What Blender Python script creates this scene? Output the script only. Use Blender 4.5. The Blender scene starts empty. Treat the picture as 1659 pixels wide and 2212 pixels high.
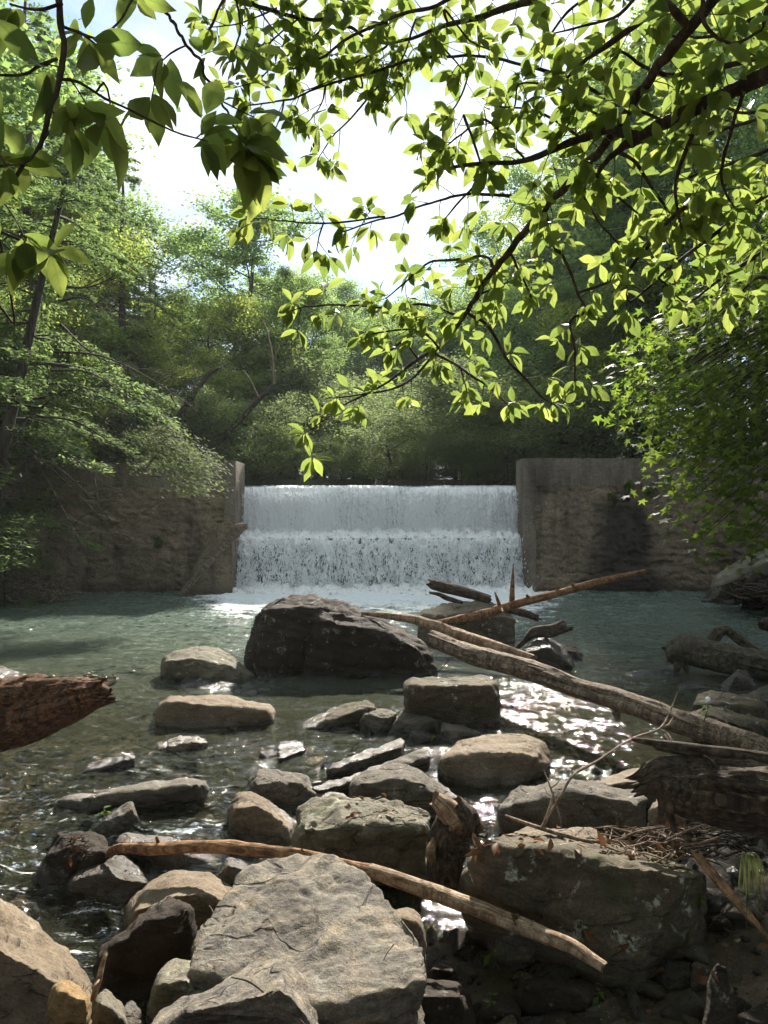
import bpy, bmesh, math, random
import numpy as np
from mathutils import Vector, Matrix, noise as mnoise

sc = bpy.context.scene
COL = sc.collection
# ------------------------------------------------------------------ camera, sky, sun, exposure
CH, FPX, UW, VH = 2.0, 1534.0, 1659.0, 2212.0        # eye height above the pool, focal length and frame in view units
cam = bpy.data.objects.new('camera', bpy.data.cameras.new('camera'))
COL.objects.link(cam); sc.camera = cam
cam.location = (0, 0, CH); cam.rotation_euler = (math.radians(90), 0, 0)
cam.data.sensor_fit = 'VERTICAL'; cam.data.sensor_height = 36.0; cam.data.lens = 36.0 * FPX / VH
cam.data.clip_start = 0.05; cam.data.clip_end = 2000

SUN_EL, SUN_AZ = math.radians(37.0), math.radians(12.0)   # azimuth from +Y towards +X
sd = Vector((math.sin(SUN_AZ) * math.cos(SUN_EL), math.cos(SUN_AZ) * math.cos(SUN_EL), math.sin(SUN_EL)))
sun = bpy.data.objects.new('sun', bpy.data.lights.new('sun', 'SUN')); COL.objects.link(sun)
sun.data.energy = 2.7; sun.data.angle = math.radians(1.5); sun.data.color = (1.0, 0.93, 0.82)
sun.rotation_euler = sd.to_track_quat('Z', 'Y').to_euler()

world = bpy.data.worlds.new('World'); sc.world = world; world.use_nodes = True
nt = world.node_tree; nt.nodes.clear()
def WN(t, **k):
    n = nt.nodes.new(t)
    for a, b in k.items(): setattr(n, a, b)
    return n
sky = WN('ShaderNodeTexSky', sky_type='NISHITA', sun_disc=False, sun_elevation=SUN_EL, sun_rotation=SUN_AZ,
         altitude=200, air_density=1.0, dust_density=0.2, ozone_density=1.5)
tc = WN('ShaderNodeTexCoord'); mp = WN('ShaderNodeMapping'); mp.inputs['Scale'].default_value = (1.0, 1.0, 2.2)
mp.inputs['Location'].default_value = (0.35, 0.1, 0.2)
nz = WN('ShaderNodeTexNoise'); nz.inputs['Scale'].default_value = 3.4; nz.inputs['Detail'].default_value = 9; nz.inputs['Roughness'].default_value = 0.58
rp = WN('ShaderNodeValToRGB'); rp.color_ramp.elements[0].position = 0.35; rp.color_ramp.elements[1].position = 0.55
nz2 = WN('ShaderNodeTexNoise'); nz2.inputs['Scale'].default_value = 6.0; nz2.inputs['Detail'].default_value = 8
rp2 = WN('ShaderNodeValToRGB')
rp2.color_ramp.elements[0].position = 0.38; rp2.color_ramp.elements[0].color = (3.3, 3.8, 4.7, 1)
rp2.color_ramp.elements[1].position = 0.8; rp2.color_ramp.elements[1].color = (9.0, 9.0, 8.9, 1)
mx = WN('ShaderNodeMix', data_type='RGBA'); bg = WN('ShaderNodeBackground'); bg.inputs['Strength'].default_value = 0.05
wo = WN('ShaderNodeOutputWorld'); L = nt.links.new
L(tc.outputs['Generated'], mp.inputs['Vector']); L(mp.outputs[0], nz.inputs['Vector']); L(mp.outputs[0], nz2.inputs['Vector'])
L(nz.outputs['Fac'], rp.inputs['Fac']); L(nz2.outputs['Fac'], rp2.inputs['Fac'])
L(rp.outputs['Color'], mx.inputs['Factor']); L(sky.outputs['Color'], mx.inputs['A']); L(rp2.outputs['Color'], mx.inputs['B'])
L(mx.outputs['Result'], bg.inputs['Color']); L(bg.outputs[0], wo.inputs['Surface'])

sc.view_settings.view_transform = 'Standard'; sc.view_settings.look = 'None'
sc.view_settings.exposure = 2.38; sc.view_settings.gamma = 1.0; sc.view_settings.use_curve_mapping = False
cy = sc.cycles
cy.max_bounces = 10; cy.diffuse_bounces = 6; cy.glossy_bounces = 3; cy.transmission_bounces = 4; cy.transparent_max_bounces = 12
cy.volume_bounces = 0; cy.use_denoising = True; cy.caustics_reflective = False; cy.caustics_refractive = False
cy.sample_clamp_indirect = 6.0; cy.use_adaptive_sampling = True; cy.adaptive_threshold = 0.02

# ------------------------------------------------------------------ helpers
def P(u, v, Y):                       # a point seen at (u, v) and standing Y metres down the valley
    return np.array(((u - UW / 2) / FPX * Y, Y, CH - (v - VH / 2) / FPX * Y))
def Yon(v, z=0.0):                    # how far away a point at height z is when it is seen at v
    return (CH - z) * FPX / (v - VH / 2)

_rng = np.random.RandomState(7)
_perm = _rng.permutation(4096)
_val = _rng.rand(4096) * 2 - 1
def vnoise(p):
    i = np.floor(p).astype(np.int64); f = p - i; f = f * f * f * (f * (f * 6 - 15) + 10)
    def h(dx, dy, dz):
        a = _perm[(i[:, 0] + dx) & 4095]; a = _perm[(a + i[:, 1] + dy) & 4095]
        return _val[_perm[(a + i[:, 2] + dz) & 4095]]
    x, y, z = f[:, 0], f[:, 1], f[:, 2]
    def lp(a, b, t): return a + (b - a) * t
    return lp(lp(lp(h(0,0,0), h(1,0,0), x), lp(h(0,1,0), h(1,1,0), x), y),
              lp(lp(h(0,0,1), h(1,0,1), x), lp(h(0,1,1), h(1,1,1), x), y), z)
def fbm(p, oct=4, gain=0.5, lac=2.03):
    p = np.asarray(p, float); s = 0; a = 1.0
    for k in range(oct):
        s = s + a * vnoise(p + 17.3 * k); p = p * lac; a *= gain
    return s

def mesh_np(name, V, faces, smooth=False, mats=()):
    """faces: int array (n,k) or list of such arrays"""
    me = bpy.data.meshes.new(name)
    if not isinstance(faces, (list, tuple)): faces = [faces]
    faces = [np.asarray(f, np.int32) for f in faces if len(f)]
    V = np.asarray(V, np.float32)
    nl = sum(f.size for f in faces); nf = sum(len(f) for f in faces)
    me.vertices.add(len(V)); me.vertices.foreach_set('co', V.ravel())
    me.loops.add(nl); me.polygons.add(nf)
    me.loops.foreach_set('vertex_index', np.concatenate([f.ravel() for f in faces]))
    tot = np.concatenate([np.full(len(f), f.shape[1], np.int32) for f in faces])
    st = np.concatenate(([0], np.cumsum(tot)[:-1])).astype(np.int32)
    me.polygons.foreach_set('loop_start', st); me.polygons.foreach_set('loop_total', tot)
    if smooth: me.polygons.foreach_set('use_smooth', np.ones(nf, bool))
    me.update(calc_edges=True); me.validate()
    for m in mats: me.materials.append(m)
    return me

def put(name, me, parent=None, loc=None):
    o = bpy.data.objects.new(name, me); COL.objects.link(o)
    if loc is not None: o.location = loc
    if parent is not None: o.parent = parent
    return o
def tag(o, label=None, cat=None, group=None, kind=None):
    if label: o['label'] = label
    if cat: o['category'] = cat
    if group: o['group'] = group
    if kind: o['kind'] = kind
    return o
def empty(name, loc=(0, 0, 0)):
    o = bpy.data.objects.new(name, None); COL.objects.link(o); o.location = loc; o.empty_display_size = 0.1
    return o
def copy_tree(o, parent=None):
    c = o.copy(); COL.objects.link(c); c.parent = parent
    for ch in [x for x in COL.objects if x.parent == o]: copy_tree(ch, c)
    return c
def grid_faces(nu, nv, wrap=False):
    """vertex index = i*nv + j ; i in nu, j in nv"""
    i = np.arange(nu - 1)[:, None]; j = np.arange(nv if wrap else nv - 1)[None, :]
    j2 = (j + 1) % nv
    return np.stack([i * nv + j, (i + 1) * nv + j, (i + 1) * nv + j2, i * nv + j2], -1).reshape(-1, 4)
def catmull(pts, n):
    p = np.asarray(pts, float)
    if len(p) == 2:
        t = np.linspace(0, 1, n)[:, None]; return p[0] * (1 - t) + p[1] * t
    q = np.vstack([2 * p[0] - p[1], p, 2 * p[-1] - p[-2]]); m = len(p) - 1
    t = np.linspace(0, m - 1e-6, n); k = t.astype(int); f = (t - k)[:, None]
    a, b, c, d = q[k], q[k + 1], q[k + 2], q[k + 3]
    return 0.5 * (2 * b + (c - a) * f + (2 * a - 5 * b + 4 * c - d) * f ** 2 + (3 * b - a - 3 * c + d) * f ** 3)
def frames(c):
    t = np.gradient(c, axis=0); t /= np.linalg.norm(t, axis=1)[:, None] + 1e-9
    up = np.array((0, 0, 1.0)); 
    if abs(t[0] @ up) > 0.9: up = np.array((1.0, 0, 0))
    n = np.zeros_like(c); prev = up - t[0] * (up @ t[0])
    for k in range(len(c)):
        prev = prev - t[k] * (prev @ t[k]); prev /= np.linalg.norm(prev) + 1e-9; n[k] = prev
    return t, n, np.cross(t, n)
def tube_arrays(c, r, sides=6):
    """c (n,3) points, r (n,) radii -> V, F (open ends closed by tapering)"""
    t, n, b = frames(c); a = np.linspace(0, 2 * math.pi, sides, endpoint=False)
    V = c[:, None, :] + r[:, None, None] * (np.cos(a)[None, :, None] * n[:, None, :] + np.sin(a)[None, :, None] * b[:, None, :])
    return V.reshape(-1, 3), grid_faces(len(c), sides, True)[:, ::-1]
class Bag:                             # collects vertices and quads of one mesh
    def __init__(s): s.V = []; s.F = []; s.n = 0
    def add(s, V, F):
        s.V.append(V); s.F.append(np.asarray(F) + s.n); s.n += len(V)
    def tube(s, pts, r, n=None, sides=6):
        pts = np.asarray(pts, float); n = n or max(2, 4 * (len(pts) - 1) + 1)
        c = catmull(pts, n); rr = np.interp(np.linspace(0, 1, n), np.linspace(0, 1, len(r)), r)
        s.add(*tube_arrays(c, rr, sides)); return c
    def mesh(s, name, mat, smooth=True): return mesh_np(name, np.vstack(s.V), np.vstack(s.F), smooth, (mat,))

# ------------------------------------------------------------------ materials
class Mat:
    def __init__(s, name):
        s.m = bpy.data.materials.new(name); s.m.use_nodes = True; s.t = s.m.node_tree; s.t.nodes.clear()
        s.out = s.t.nodes.new('ShaderNodeOutputMaterial')
    def n(s, typ, ins=None, **k):
        nd = s.t.nodes.new('ShaderNode' + typ)
        for a, b in k.items(): setattr(nd, a, b)
        for a, b in (ins or {}).items():
            sk = nd.inputs[a]
            if hasattr(b, 'is_output') or isinstance(b, bpy.types.NodeSocket): s.t.links.new(b, sk)
            else: sk.default_value = b
        return nd
    def surf(s, sk): s.t.links.new(sk, s.out.inputs['Surface']); return s.m
    def noise(s, vec, scale, detail=6, rough=0.55, dist=0.0):
        return s.n('TexNoise', {'Vector': vec, 'Scale': scale, 'Detail': detail, 'Roughness': rough, 'Distortion': dist}).outputs['Fac']
    def ramp(s, fac, stops):
        r = s.n('ValToRGB', {'Fac': fac}); e = r.color_ramp.elements
        while len(e) < len(stops): e.new(0.5)
        for k, (p, c) in enumerate(stops):
            e[k].position = p; e[k].color = (c, c, c, 1) if not isinstance(c, (tuple, list)) else (*c, 1)
        return r.outputs['Color']
    def mix(s, f, a, b, blend='MIX'):
        nd = s.n('Mix', data_type='RGBA', blend_type=blend)
        for i, v in ((0, f), (6, a), (7, b)):
            if hasattr(v, 'is_output'): s.t.links.new(v, nd.inputs[i])
            else: nd.inputs[i].default_value = v if i == 0 or len(v) == 4 else (*v, 1)
        return nd.outputs[2]
    def math(s, op, a, b=0.0, clamp=False):
        nd = s.n('Math', operation=op, use_clamp=clamp)
        for i, v in ((0, a), (1, b)):
            if hasattr(v, 'is_output'): s.t.links.new(v, nd.inputs[i])
            else: nd.inputs[i].default_value = v
        return nd.outputs[0]
    def mapr(s, v, a, b, c=0.0, d=1.0):
        return s.n('MapRange', {'Value': v, 'From Min': a, 'From Max': b, 'To Min': c, 'To Max': d}).outputs['Result']
    def vec(s, scale=(1, 1, 1), kind='Object', rot=(0, 0, 0)):
        t = s.n('TexCoord').outputs[kind]
        r = s.n('ObjectInfo').outputs['Random']
        off = s.n('VectorMath', {0: t, 1: (0, 0, 0)}, operation='ADD')
        cmb = s.n('CombineXYZ', {'X': s.math('MULTIPLY', r, 31.0), 'Y': s.math('MULTIPLY', r, 17.0), 'Z': 0.0})
        s.t.links.new(cmb.outputs[0], off.inputs[1])
        return s.n('Mapping', {'Vector': off.outputs[0], 'Scale': scale, 'Rotation': rot}).outputs[0]
    def posz(s):
        return s.n('SeparateXYZ', {'Vector': s.n('NewGeometry').outputs['Position']}).outputs

def rock_mat(name, c1, c2, c3, wet=0.0, lichen=0.35, strata=0.0, moss=0.0):
    m = Mat(name); v = m.vec(); vs = m.vec((1.2, 1.2, 5), rot=(0.35, 0.2, 0.3))
    big = m.noise(v, 2.6, 5, 0.6); mid = m.noise(vs, 7.0, 8, 0.62, 0.4); fine = m.noise(v, 60.0, 8, 0.7); spk = m.noise(v, 170, 3, 0.6)
    col = m.mix(m.mapr(big, 0.35, 0.65), c1, c2)
    col = m.mix(m.mapr(mid, 0.48, 0.72), col, c3)
    col = m.mix(1.0, col, m.ramp(fine, [(0.25, 0.45), (0.5, 0.95), (0.75, 1.4)]), 'MULTIPLY')
    col = m.mix(0.75, col, m.ramp(spk, [(0.3, 0.55), (0.55, 1.05), (0.75, 1.35)]), 'MULTIPLY')
    if strata:
        st = m.noise(m.vec((1.0, 3.0, 9.0), rot=(0.25, 0.5, 0.9)), 3.5, 8, 0.65, 0.6)
        col = m.mix(strata, col, m.ramp(st, [(0.32, (0.42, 0.40, 0.40)), (0.5, 0.95), (0.66, (1.5, 1.42, 1.2))]), 'MULTIPLY')
    ck = m.math('ABSOLUTE', m.math('SUBTRACT', m.noise(vs, 1.3, 3, 0.5, 0.3), 0.5)); ckm = m.math('MULTIPLY', m.mapr(ck, 0.012, 0.003), m.mapr(big, 0.42, 0.55))
    col = m.mix(m.math('MULTIPLY', ckm, 0.45), col, (0.02, 0.017, 0.013, 1))
    dirt = m.noise(v, 1.4, 8, 0.7, 0.8); col = m.mix(m.mapr(dirt, 0.52, 0.66, 0.0, 0.6), col, m.mix(1.0, col, (0.45, 0.40, 0.36, 1), 'MULTIPLY'))
    if lichen:
        li = m.noise(v, 9.0, 6, 0.62, 0.5); li2 = m.noise(v, 42, 4, 0.6)
        lf = m.math('MULTIPLY', m.mapr(li, 0.60, 0.66), m.mapr(li2, 0.4, 0.55))
        col = m.mix(m.math('MULTIPLY', lf, lichen), col, (0.42, 0.43, 0.36, 1))
    if moss:
        mo = m.noise(v, 4.0, 7, 0.65); up = m.n('SeparateXYZ', {'Vector': m.n('NewGeometry').outputs['Normal']}).outputs['Z']
        col = m.mix(m.math('MULTIPLY', m.mapr(mo, 0.5, 0.62), moss), col, (0.045, 0.055, 0.018, 1))
    # wet band just above the water, and films of water on splashed stones
    z = m.posz()['Z']; wob = m.noise(v, 6.0, 4)
    band = m.mapr(m.math('SUBTRACT', z, m.math('MULTIPLY', wob, 0.10)), 0.05, -0.02)
    wetf = m.math('MAXIMUM', band, m.math('MULTIPLY', m.mapr(m.noise(v, 3.3, 4), 0.35, 0.6), wet))
    col = m.mix(m.math('MULTIPLY', wetf, 0.55), col, (0.012, 0.011, 0.009, 1))
    rough = m.mapr(wetf, 0.0, 1.0, 0.82, 0.14)
    h = m.math('ADD', m.math('MULTIPLY', mid, 0.5), m.math('MULTIPLY', fine, 0.35))
    h = m.math('ADD', m.math('ADD', h, m.math('MULTIPLY', spk, 0.12)), m.math('MULTIPLY', ckm, -0.5))
    bp = m.n('Bump', {'Height': h, 'Strength': 0.9, 'Distance': 0.03})
    b = m.n('BsdfPrincipled', {'Base Color': col, 'Roughness': rough, 'Normal': bp.outputs[0], 'Specular IOR Level': m.mapr(wetf, 0, 1, 0.18, 0.6)})
    return m.surf(b.outputs[0])

RK = {
 'tan':   rock_mat('sandstone_tan', (0.206, 0.162, 0.114), (0.162, 0.127, 0.093), (0.248, 0.193, 0.131), 0.0, 0.35),
 'grey':  rock_mat('sandstone_grey', (0.137, 0.121, 0.099), (0.101, 0.089, 0.073), (0.185, 0.156, 0.118), 0.0, 0.5),
 'slab':  rock_mat('sandstone_slab', (0.182, 0.163, 0.138), (0.138, 0.124, 0.111), (0.245, 0.206, 0.154), 0.0, 0.3, strata=0.95),
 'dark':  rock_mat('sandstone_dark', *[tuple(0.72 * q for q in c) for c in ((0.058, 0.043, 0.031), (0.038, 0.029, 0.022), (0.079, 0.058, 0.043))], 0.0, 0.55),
 'wet':   rock_mat('wet_stone', (0.089, 0.072, 0.055), (0.058, 0.048, 0.038), (0.124, 0.096, 0.069), 0.85, 0.1),
 'lichen': rock_mat('lichened_stone', (0.190, 0.173, 0.131), (0.141, 0.127, 0.092), (0.233, 0.212, 0.163), 0.0, 0.9, moss=0.35),
 'mossy': rock_mat('mossy_stone', *[tuple(1.4 * q for q in c) for c in ((0.086, 0.069, 0.048), (0.055, 0.046, 0.032), (0.124, 0.096, 0.064))], 0.0, 1.0, moss=0.6),
 'orange': rock_mat('ochre_stone', (0.275, 0.182, 0.083), (0.213, 0.138, 0.065), (0.330, 0.234, 0.124), 0.0, 0.2),
}
def bark_mat(name, c1, c2, c3, rough=0.85, moss=0.0, uv=True):
    m = Mat(name); g = m.n('UVMap', uv_map='along').outputs[0] if uv else m.vec((1, 1, 0.35))
    gv = m.n('Mapping', {'Vector': g, 'Scale': (1.0, 1.0, 1.0)}).outputs[0]
    gs = m.n('Mapping', {'Vector': g, 'Scale': (2.2, 18.0, 1.0) if uv else (9.0, 9.0, 2.0)}).outputs[0]
    big = m.noise(gv, 5.0, 5, 0.6); gr = m.noise(gs, 3.0, 9, 0.65, 0.4); v = m.vec(); fi = m.noise(v, 90, 5, 0.65)
    col = m.mix(m.mapr(big, 0.46, 0.54), c1, c2)
    col = m.mix(m.mapr(gr, 0.5, 0.72), col, c3)
    col = m.mix(1.0, col, m.ramp(gr, [(0.30, 0.30), (0.5, 0.95), (0.7, 1.3)]), 'MULTIPLY')
    col = m.mix(0.8, col, m.ramp(fi, [(0.3, 0.55), (0.7, 1.35)]), 'MULTIPLY')
    if moss: col = m.mix(m.math('MULTIPLY', m.mapr(m.noise(v, 7, 6, 0.6), 0.5, 0.6), moss), col, (0.07, 0.085, 0.045, 1))
    bp = m.n('Bump', {'Height': m.math('ADD', gr, m.math('MULTIPLY', fi, 0.3)), 'Strength': 0.8, 'Distance': 0.012})
    b = m.n('BsdfPrincipled', {'Base Color': col, 'Roughness': rough, 'Normal': bp.outputs[0], 'Specular IOR Level': 0.2})
    return m.surf(b.outputs[0])
BK = {
 'grey': bark_mat('weathered_wood', (0.20, 0.155, 0.118), (0.10, 0.075, 0.056), (0.34, 0.255, 0.17)),
 'red': bark_mat('red_brown_wood', (0.30, 0.165, 0.085), (0.17, 0.09, 0.05), (0.42, 0.26, 0.14)),
 'redrot': bark_mat('splintered_red_wood', (0.13, 0.068, 0.04), (0.055, 0.032, 0.022), (0.27, 0.135, 0.07)),
 'pale': bark_mat('peeled_wood', (0.34, 0.245, 0.165), (0.21, 0.135, 0.085), (0.46, 0.35, 0.25)),
 'dark': bark_mat('rotten_wood', (0.075, 0.055, 0.04), (0.04, 0.03, 0.023), (0.15, 0.11, 0.07)),
 'moss': bark_mat('mossy_wood', (0.13, 0.105, 0.08), (0.07, 0.06, 0.045), (0.19, 0.165, 0.12), moss=0.5),
 'trunk': bark_mat('tree_bark', (0.075, 0.06, 0.048), (0.045, 0.037, 0.03), (0.12, 0.10, 0.08), uv=False),
 'twig': bark_mat('twig_bark', (0.075, 0.055, 0.042), (0.045, 0.035, 0.028), (0.12, 0.09, 0.07), uv=False),
 'stick': bark_mat('driftwood_stick', (0.27, 0.20, 0.145), (0.16, 0.115, 0.085), (0.36, 0.28, 0.21), uv=False),
}
def leaf_mat(name, dif, tr, trans=0.5, rough=0.45, var=0.35, spec=0.3, veins=False):
    m = Mat(name); r = m.n('NewGeometry').outputs['Random Per Island']
    ro = m.n('ObjectInfo').outputs['Random']
    rr = m.math('FRACT', m.math('ADD', r, ro))
    k = m.mapr(rr, 0, 1, 1 - var, 1 + var)
    kk = m.n('CombineXYZ', {'X': m.math('MULTIPLY', k, m.mapr(rr, 0, 1, 0.92, 1.12)), 'Y': k, 'Z': k}).outputs[0]
    v = m.vec(); spot = m.ramp(m.noise(v, 55, 4, 0.6), [(0.27, 0.5), (0.36, 1.0)])
    cd = m.mix(1.0, m.mix(1.0, (*dif, 1), kk, 'MULTIPLY'), spot, 'MULTIPLY'); ct = m.mix(1.0, m.mix(1.0, (*tr, 1), kk, 'MULTIPLY'), spot, 'MULTIPLY')
    if veins:                          # pale midrib and side veins
        uvs = m.n('SeparateXYZ', {'Vector': m.n('UVMap', uv_map='along').outputs[0]}).outputs; ax = m.math('ABSOLUTE', uvs['X'])
        mid = m.mapr(ax, 0.020, 0.008); sw = m.math('SINE', m.math('MULTIPLY', m.math('SUBTRACT', uvs['Y'], m.math('MULTIPLY', ax, 0.75)), 62.0)); vv = m.math('MAXIMUM', mid, m.mapr(sw, 0.75, 1.0, 0.0, 0.5))
        cd = m.mix(m.math('MULTIPLY', vv, 0.55), cd, m.mix(1.0, cd, (1.9, 1.7, 1.7, 1), 'MULTIPLY')); ct = m.mix(m.math('MULTIPLY', vv, 0.6), ct, m.mix(1.0, ct, (0.62, 0.62, 0.5, 1), 'MULTIPLY'))
        ed = m.noise(m.n('UVMap', uv_map='along').outputs[0], 3.0, 4, 0.6); ct = m.mix(m.mapr(ed, 0.35, 0.7), ct, m.mix(1.0, ct, (0.72, 0.8, 0.8, 1), 'MULTIPLY'))
    d = m.n('BsdfPrincipled', {'Base Color': cd, 'Roughness': rough, 'Specular IOR Level': spec})
    t = m.n('BsdfTranslucent', {'Color': ct})
    x = m.n('MixShader', {0: trans, 1: d.outputs[0], 2: t.outputs[0]})
    return m.surf(x.outputs[0])
LF = {
 'fore': leaf_mat('foreground_leaf', (0.11, 0.15, 0.042), (0.27, 0.345, 0.075), 0.64, 0.45, 0.28, 0.2, True),
 'gum': leaf_mat('sweetgum_leaf', (0.08, 0.125, 0.025), (0.22, 0.33, 0.04), 0.52, 0.55, 0.3, 0.12),
 'broad': leaf_mat('broadleaf', (0.10, 0.155, 0.058), (0.29, 0.44, 0.12), 0.55, 0.6, 0.35, 0.12),
 'broad2': leaf_mat('broadleaf_yellow', (0.12, 0.165, 0.04), (0.36, 0.46, 0.08), 0.55, 0.6, 0.35, 0.12),
 'hem': leaf_mat('hemlock_needles', (0.085, 0.125, 0.05), (0.22, 0.33, 0.10), 0.5, 0.65, 0.4, 0.10),
 'shrub': leaf_mat('shrub_leaf', (0.10, 0.13, 0.052), (0.22, 0.30, 0.095), 0.5, 0.65, 0.35, 0.12),
 'dead': leaf_mat('dead_leaf', (0.13, 0.065, 0.035), (0.12, 0.055, 0.025), 0.25, 0.55, 0.4, 0.2),
 'grass': leaf_mat('grass_blade', (0.075, 0.105, 0.03), (0.13, 0.17, 0.04), 0.4, 0.5, 0.3, 0.25),
}
# ------------------------------------------------------------------ terrain
def sstep(a, b, x):
    t = np.clip((x - a) / (b - a), 0, 1); return t * t * (3 - 2 * t)
def ground_h(x, y):
    x = np.asarray(x, float); y = np.asarray(y, float)
    ys = np.interp(x, [-3, -1.6, -0.9, 0, 1.2, 2.0, 2.6, 3.2, 4.5], [1.3, 1.9, 2.6, 3.5, 3.9, 4.2, 4.6, 5.2, 6.0])
    h = -0.30 - 0.75 * sstep(8.5, 13.5, y) + 0.12 * fbm(np.stack([x * 0.8, y * 0.8, 0 * x], -1).reshape(-1, 3), 3).reshape(x.shape)
    s = sstep(ys + 0.5, ys - 0.5, y)
    bank = 0.05 + 0.05 * np.clip(ys - y, 0, 1.6) + 0.18 * sstep(1.0, 1.9, x)
    h = h * (1 - s) + bank * s
    xr = np.interp(y, [-5, 3, 6, 9, 12, 16, 18], [2.3, 2.8, 4.4, 5.8, 6.6, 7.2, 7.8])
    xl = np.interp(y, [-5, 2, 5, 10, 14, 18], [-2.4, -2.9, -4.2, -6.6, -7.4, -8.2])
    out = np.maximum(x - xr, xl - x)
    b = sstep(-0.3, 1.6, out)
    h = h * (1 - b) + b * np.maximum(h, 0.55 + 0.38 * np.clip(out - 0.5, 0, 9) + 0.10 * np.clip(out - 9, 0, 60))
    # valley above the dam
    up = sstep(18.9, 19.15, y)
    pond = sstep(1.0, -0.8, np.maximum(np.abs(x + 0.4) - 7.2 + 0.05 * (y - 19), y - 20.4))
    hv = 3.0 + 0.30 * np.clip(np.abs(x) - 8, 0, 12) + 0.12 * np.clip(np.abs(x) - 20, 0, 100) + 0.05 * np.clip(y - 36, 0, 60) + 0.02 * np.clip(x - 5, 0, 40)
    hv = hv * (1 - pond) + 1.7 * pond
    h = h * (1 - up) + hv * up
    nn = fbm(np.stack([x * 0.35, y * 0.35, 0 * x + 3], -1).reshape(-1, 3), 4).reshape(x.shape)
    h = h + 0.10 * nn * np.clip(out, 0, 4) / 2
    h = h + 0.022 * fbm(np.stack([x * 6, y * 6, 0 * x + 9], -1).reshape(-1, 3), 3).reshape(x.shape)
    return h
def seglin(*a):
    out = []
    for k in range(0, len(a) - 2, 2): out.append(np.linspace(a[k], a[k + 2], a[k + 1], endpoint=False))
    return np.concatenate(out + [[a[-1]]])
gx = seglin(-90, 14, -30, 40, -9, 50, -4, 110, 4.5, 45, 9, 40, 30, 14, 90)
gy = seglin(-40, 12, -4, 40, 1.4, 105, 9.0, 60, 18.8, 8, 19.2, 60, 60, 20, 150)
X, Y = np.meshgrid(gx, gy, indexing='ij')
Vg = np.stack([X, Y, ground_h(X, Y)], -1).reshape(-1, 3)
m = Mat('earth_and_litter'); v = m.n('TexCoord').outputs['Object']
a1 = m.noise(v, 1.3, 6, 0.6); a2 = m.noise(v, 14, 8, 0.68); a3 = m.noise(v, 60, 5, 0.65)
vo = m.n('TexVoronoi', {'Vector': v, 'Scale': 9.0, 'Randomness': 1.0})
col = m.mix(m.mapr(a1, 0.35, 0.65), (0.115, 0.083, 0.052), (0.17, 0.128, 0.085))
col = m.mix(m.mapr(a2, 0.45, 0.7), col, (0.075, 0.05, 0.032, 1))
col = m.mix(0.55, col, m.ramp(vo.outputs['Color'], [(0.0, 0.5), (1.0, 1.5)]), 'MULTIPLY')
col = m.mix(0.8, col, m.ramp(a3, [(0.3, 0.5), (0.7, 1.4)]), 'MULTIPLY')
zz = m.posz(); far = m.mapr(zz['Y'], 18.5, 19.5)
col = m.mix(far, col, m.mix(m.mapr(a2, 0.4, 0.6), (0.055, 0.05, 0.03), (0.04, 0.055, 0.022)))
wet_shade = m.mapr(zz['Z'], 0.34, 0.05)  # wet low ground, its colour also darkened for the shade on the bank floor
col = m.mix(m.math('MULTIPLY', wet_shade, 0.6), col, (0.02, 0.016, 0.011, 1))
bp = m.n('Bump', {'Height': m.math('ADD', m.math('ADD', a2, m.math('MULTIPLY', a3, 0.4)), m.math('MULTIPLY', vo.outputs['Distance'], -0.6)), 'Strength': 0.8, 'Distance': 0.04})
M_EARTH = m.surf(m.n('BsdfPrincipled', {'Base Color': col, 'Roughness': m.mapr(wet_shade, 0, 1, 0.9, 0.55), 'Normal': bp.outputs[0], 'Specular IOR Level': 0.2}).outputs[0])
tag(put('ground', mesh_np('ground', Vg, grid_faces(len(gx), len(gy)), True, (M_EARTH,))), 'brown stony stream bed and wooded banks', None, None, 'structure')

# ------------------------------------------------------------------ water of the pool
def wave_h(x, y):
    q = lambda sx, sy, o: np.stack([x * sx, y * sy, 0 * x + o], -1)
    calm = np.exp(-(((x + 0.1) / 1.3) ** 2 + ((y - 7.3) / 1.0) ** 2) ** 2) * 0.9
    calm = np.maximum(calm, 0.75 * sstep(0.6, 1.4, x) * sstep(9.5, 7.0, y))
    rapid = sstep(-0.25, -1.1, x + 0.12 * (y - 4)) * sstep(6.2, 4.6, y)
    surge = sstep(12.5, 17.8, y)
    a = 0.011 + 0.020 * rapid + 0.030 * surge
    # the current drags ripples towards the lower left in the near water
    s = x * 0.5 + y; t = x - y * 0.4
    w = fbm(np.stack([t * 2.0, s * 4.2, 0 * x], -1), 3, 0.5) * a * (1 - calm)
    w += fbm(q(5.5, 9.5, 4), 3, 0.55) * (0.0075 + 0.013 * rapid + 0.014 * surge) * (1 - 0.85 * calm)
    return w + 0.002 * fbm(q(3, 5, 8), 2)
wx = seglin(-9.5, 80, -4.2, 170, 3.2, 80, 8.5); wy = seglin(1.2, 190, 7.5, 150, 13, 140, 18.3)
X, Y = np.meshgrid(wx, wy, indexing='ij'); xf, yf = X.ravel(), Y.ravel()
Vw = np.stack([xf, yf, wave_h(xf, yf)], -1)
m = Mat('stream_water'); pos = m.n('NewGeometry').outputs['Position']; sp = m.posz()
b1 = m.noise(m.n('Mapping', {'Vector': pos, 'Scale': (7, 13, 1)}).outputs[0], 1.0, 4, 0.6, 0.3)
b2 = m.noise(m.n('Mapping', {'Vector': pos, 'Scale': (26, 38, 1)}).outputs[0], 1.0, 3, 0.6)
b3 = m.noise(m.n('Mapping', {'Vector': pos, 'Scale': (3, 16, 1), 'Rotation': (0, 0, 0.45)}).outputs[0], 1.0, 4, 0.6, 0.5)
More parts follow.
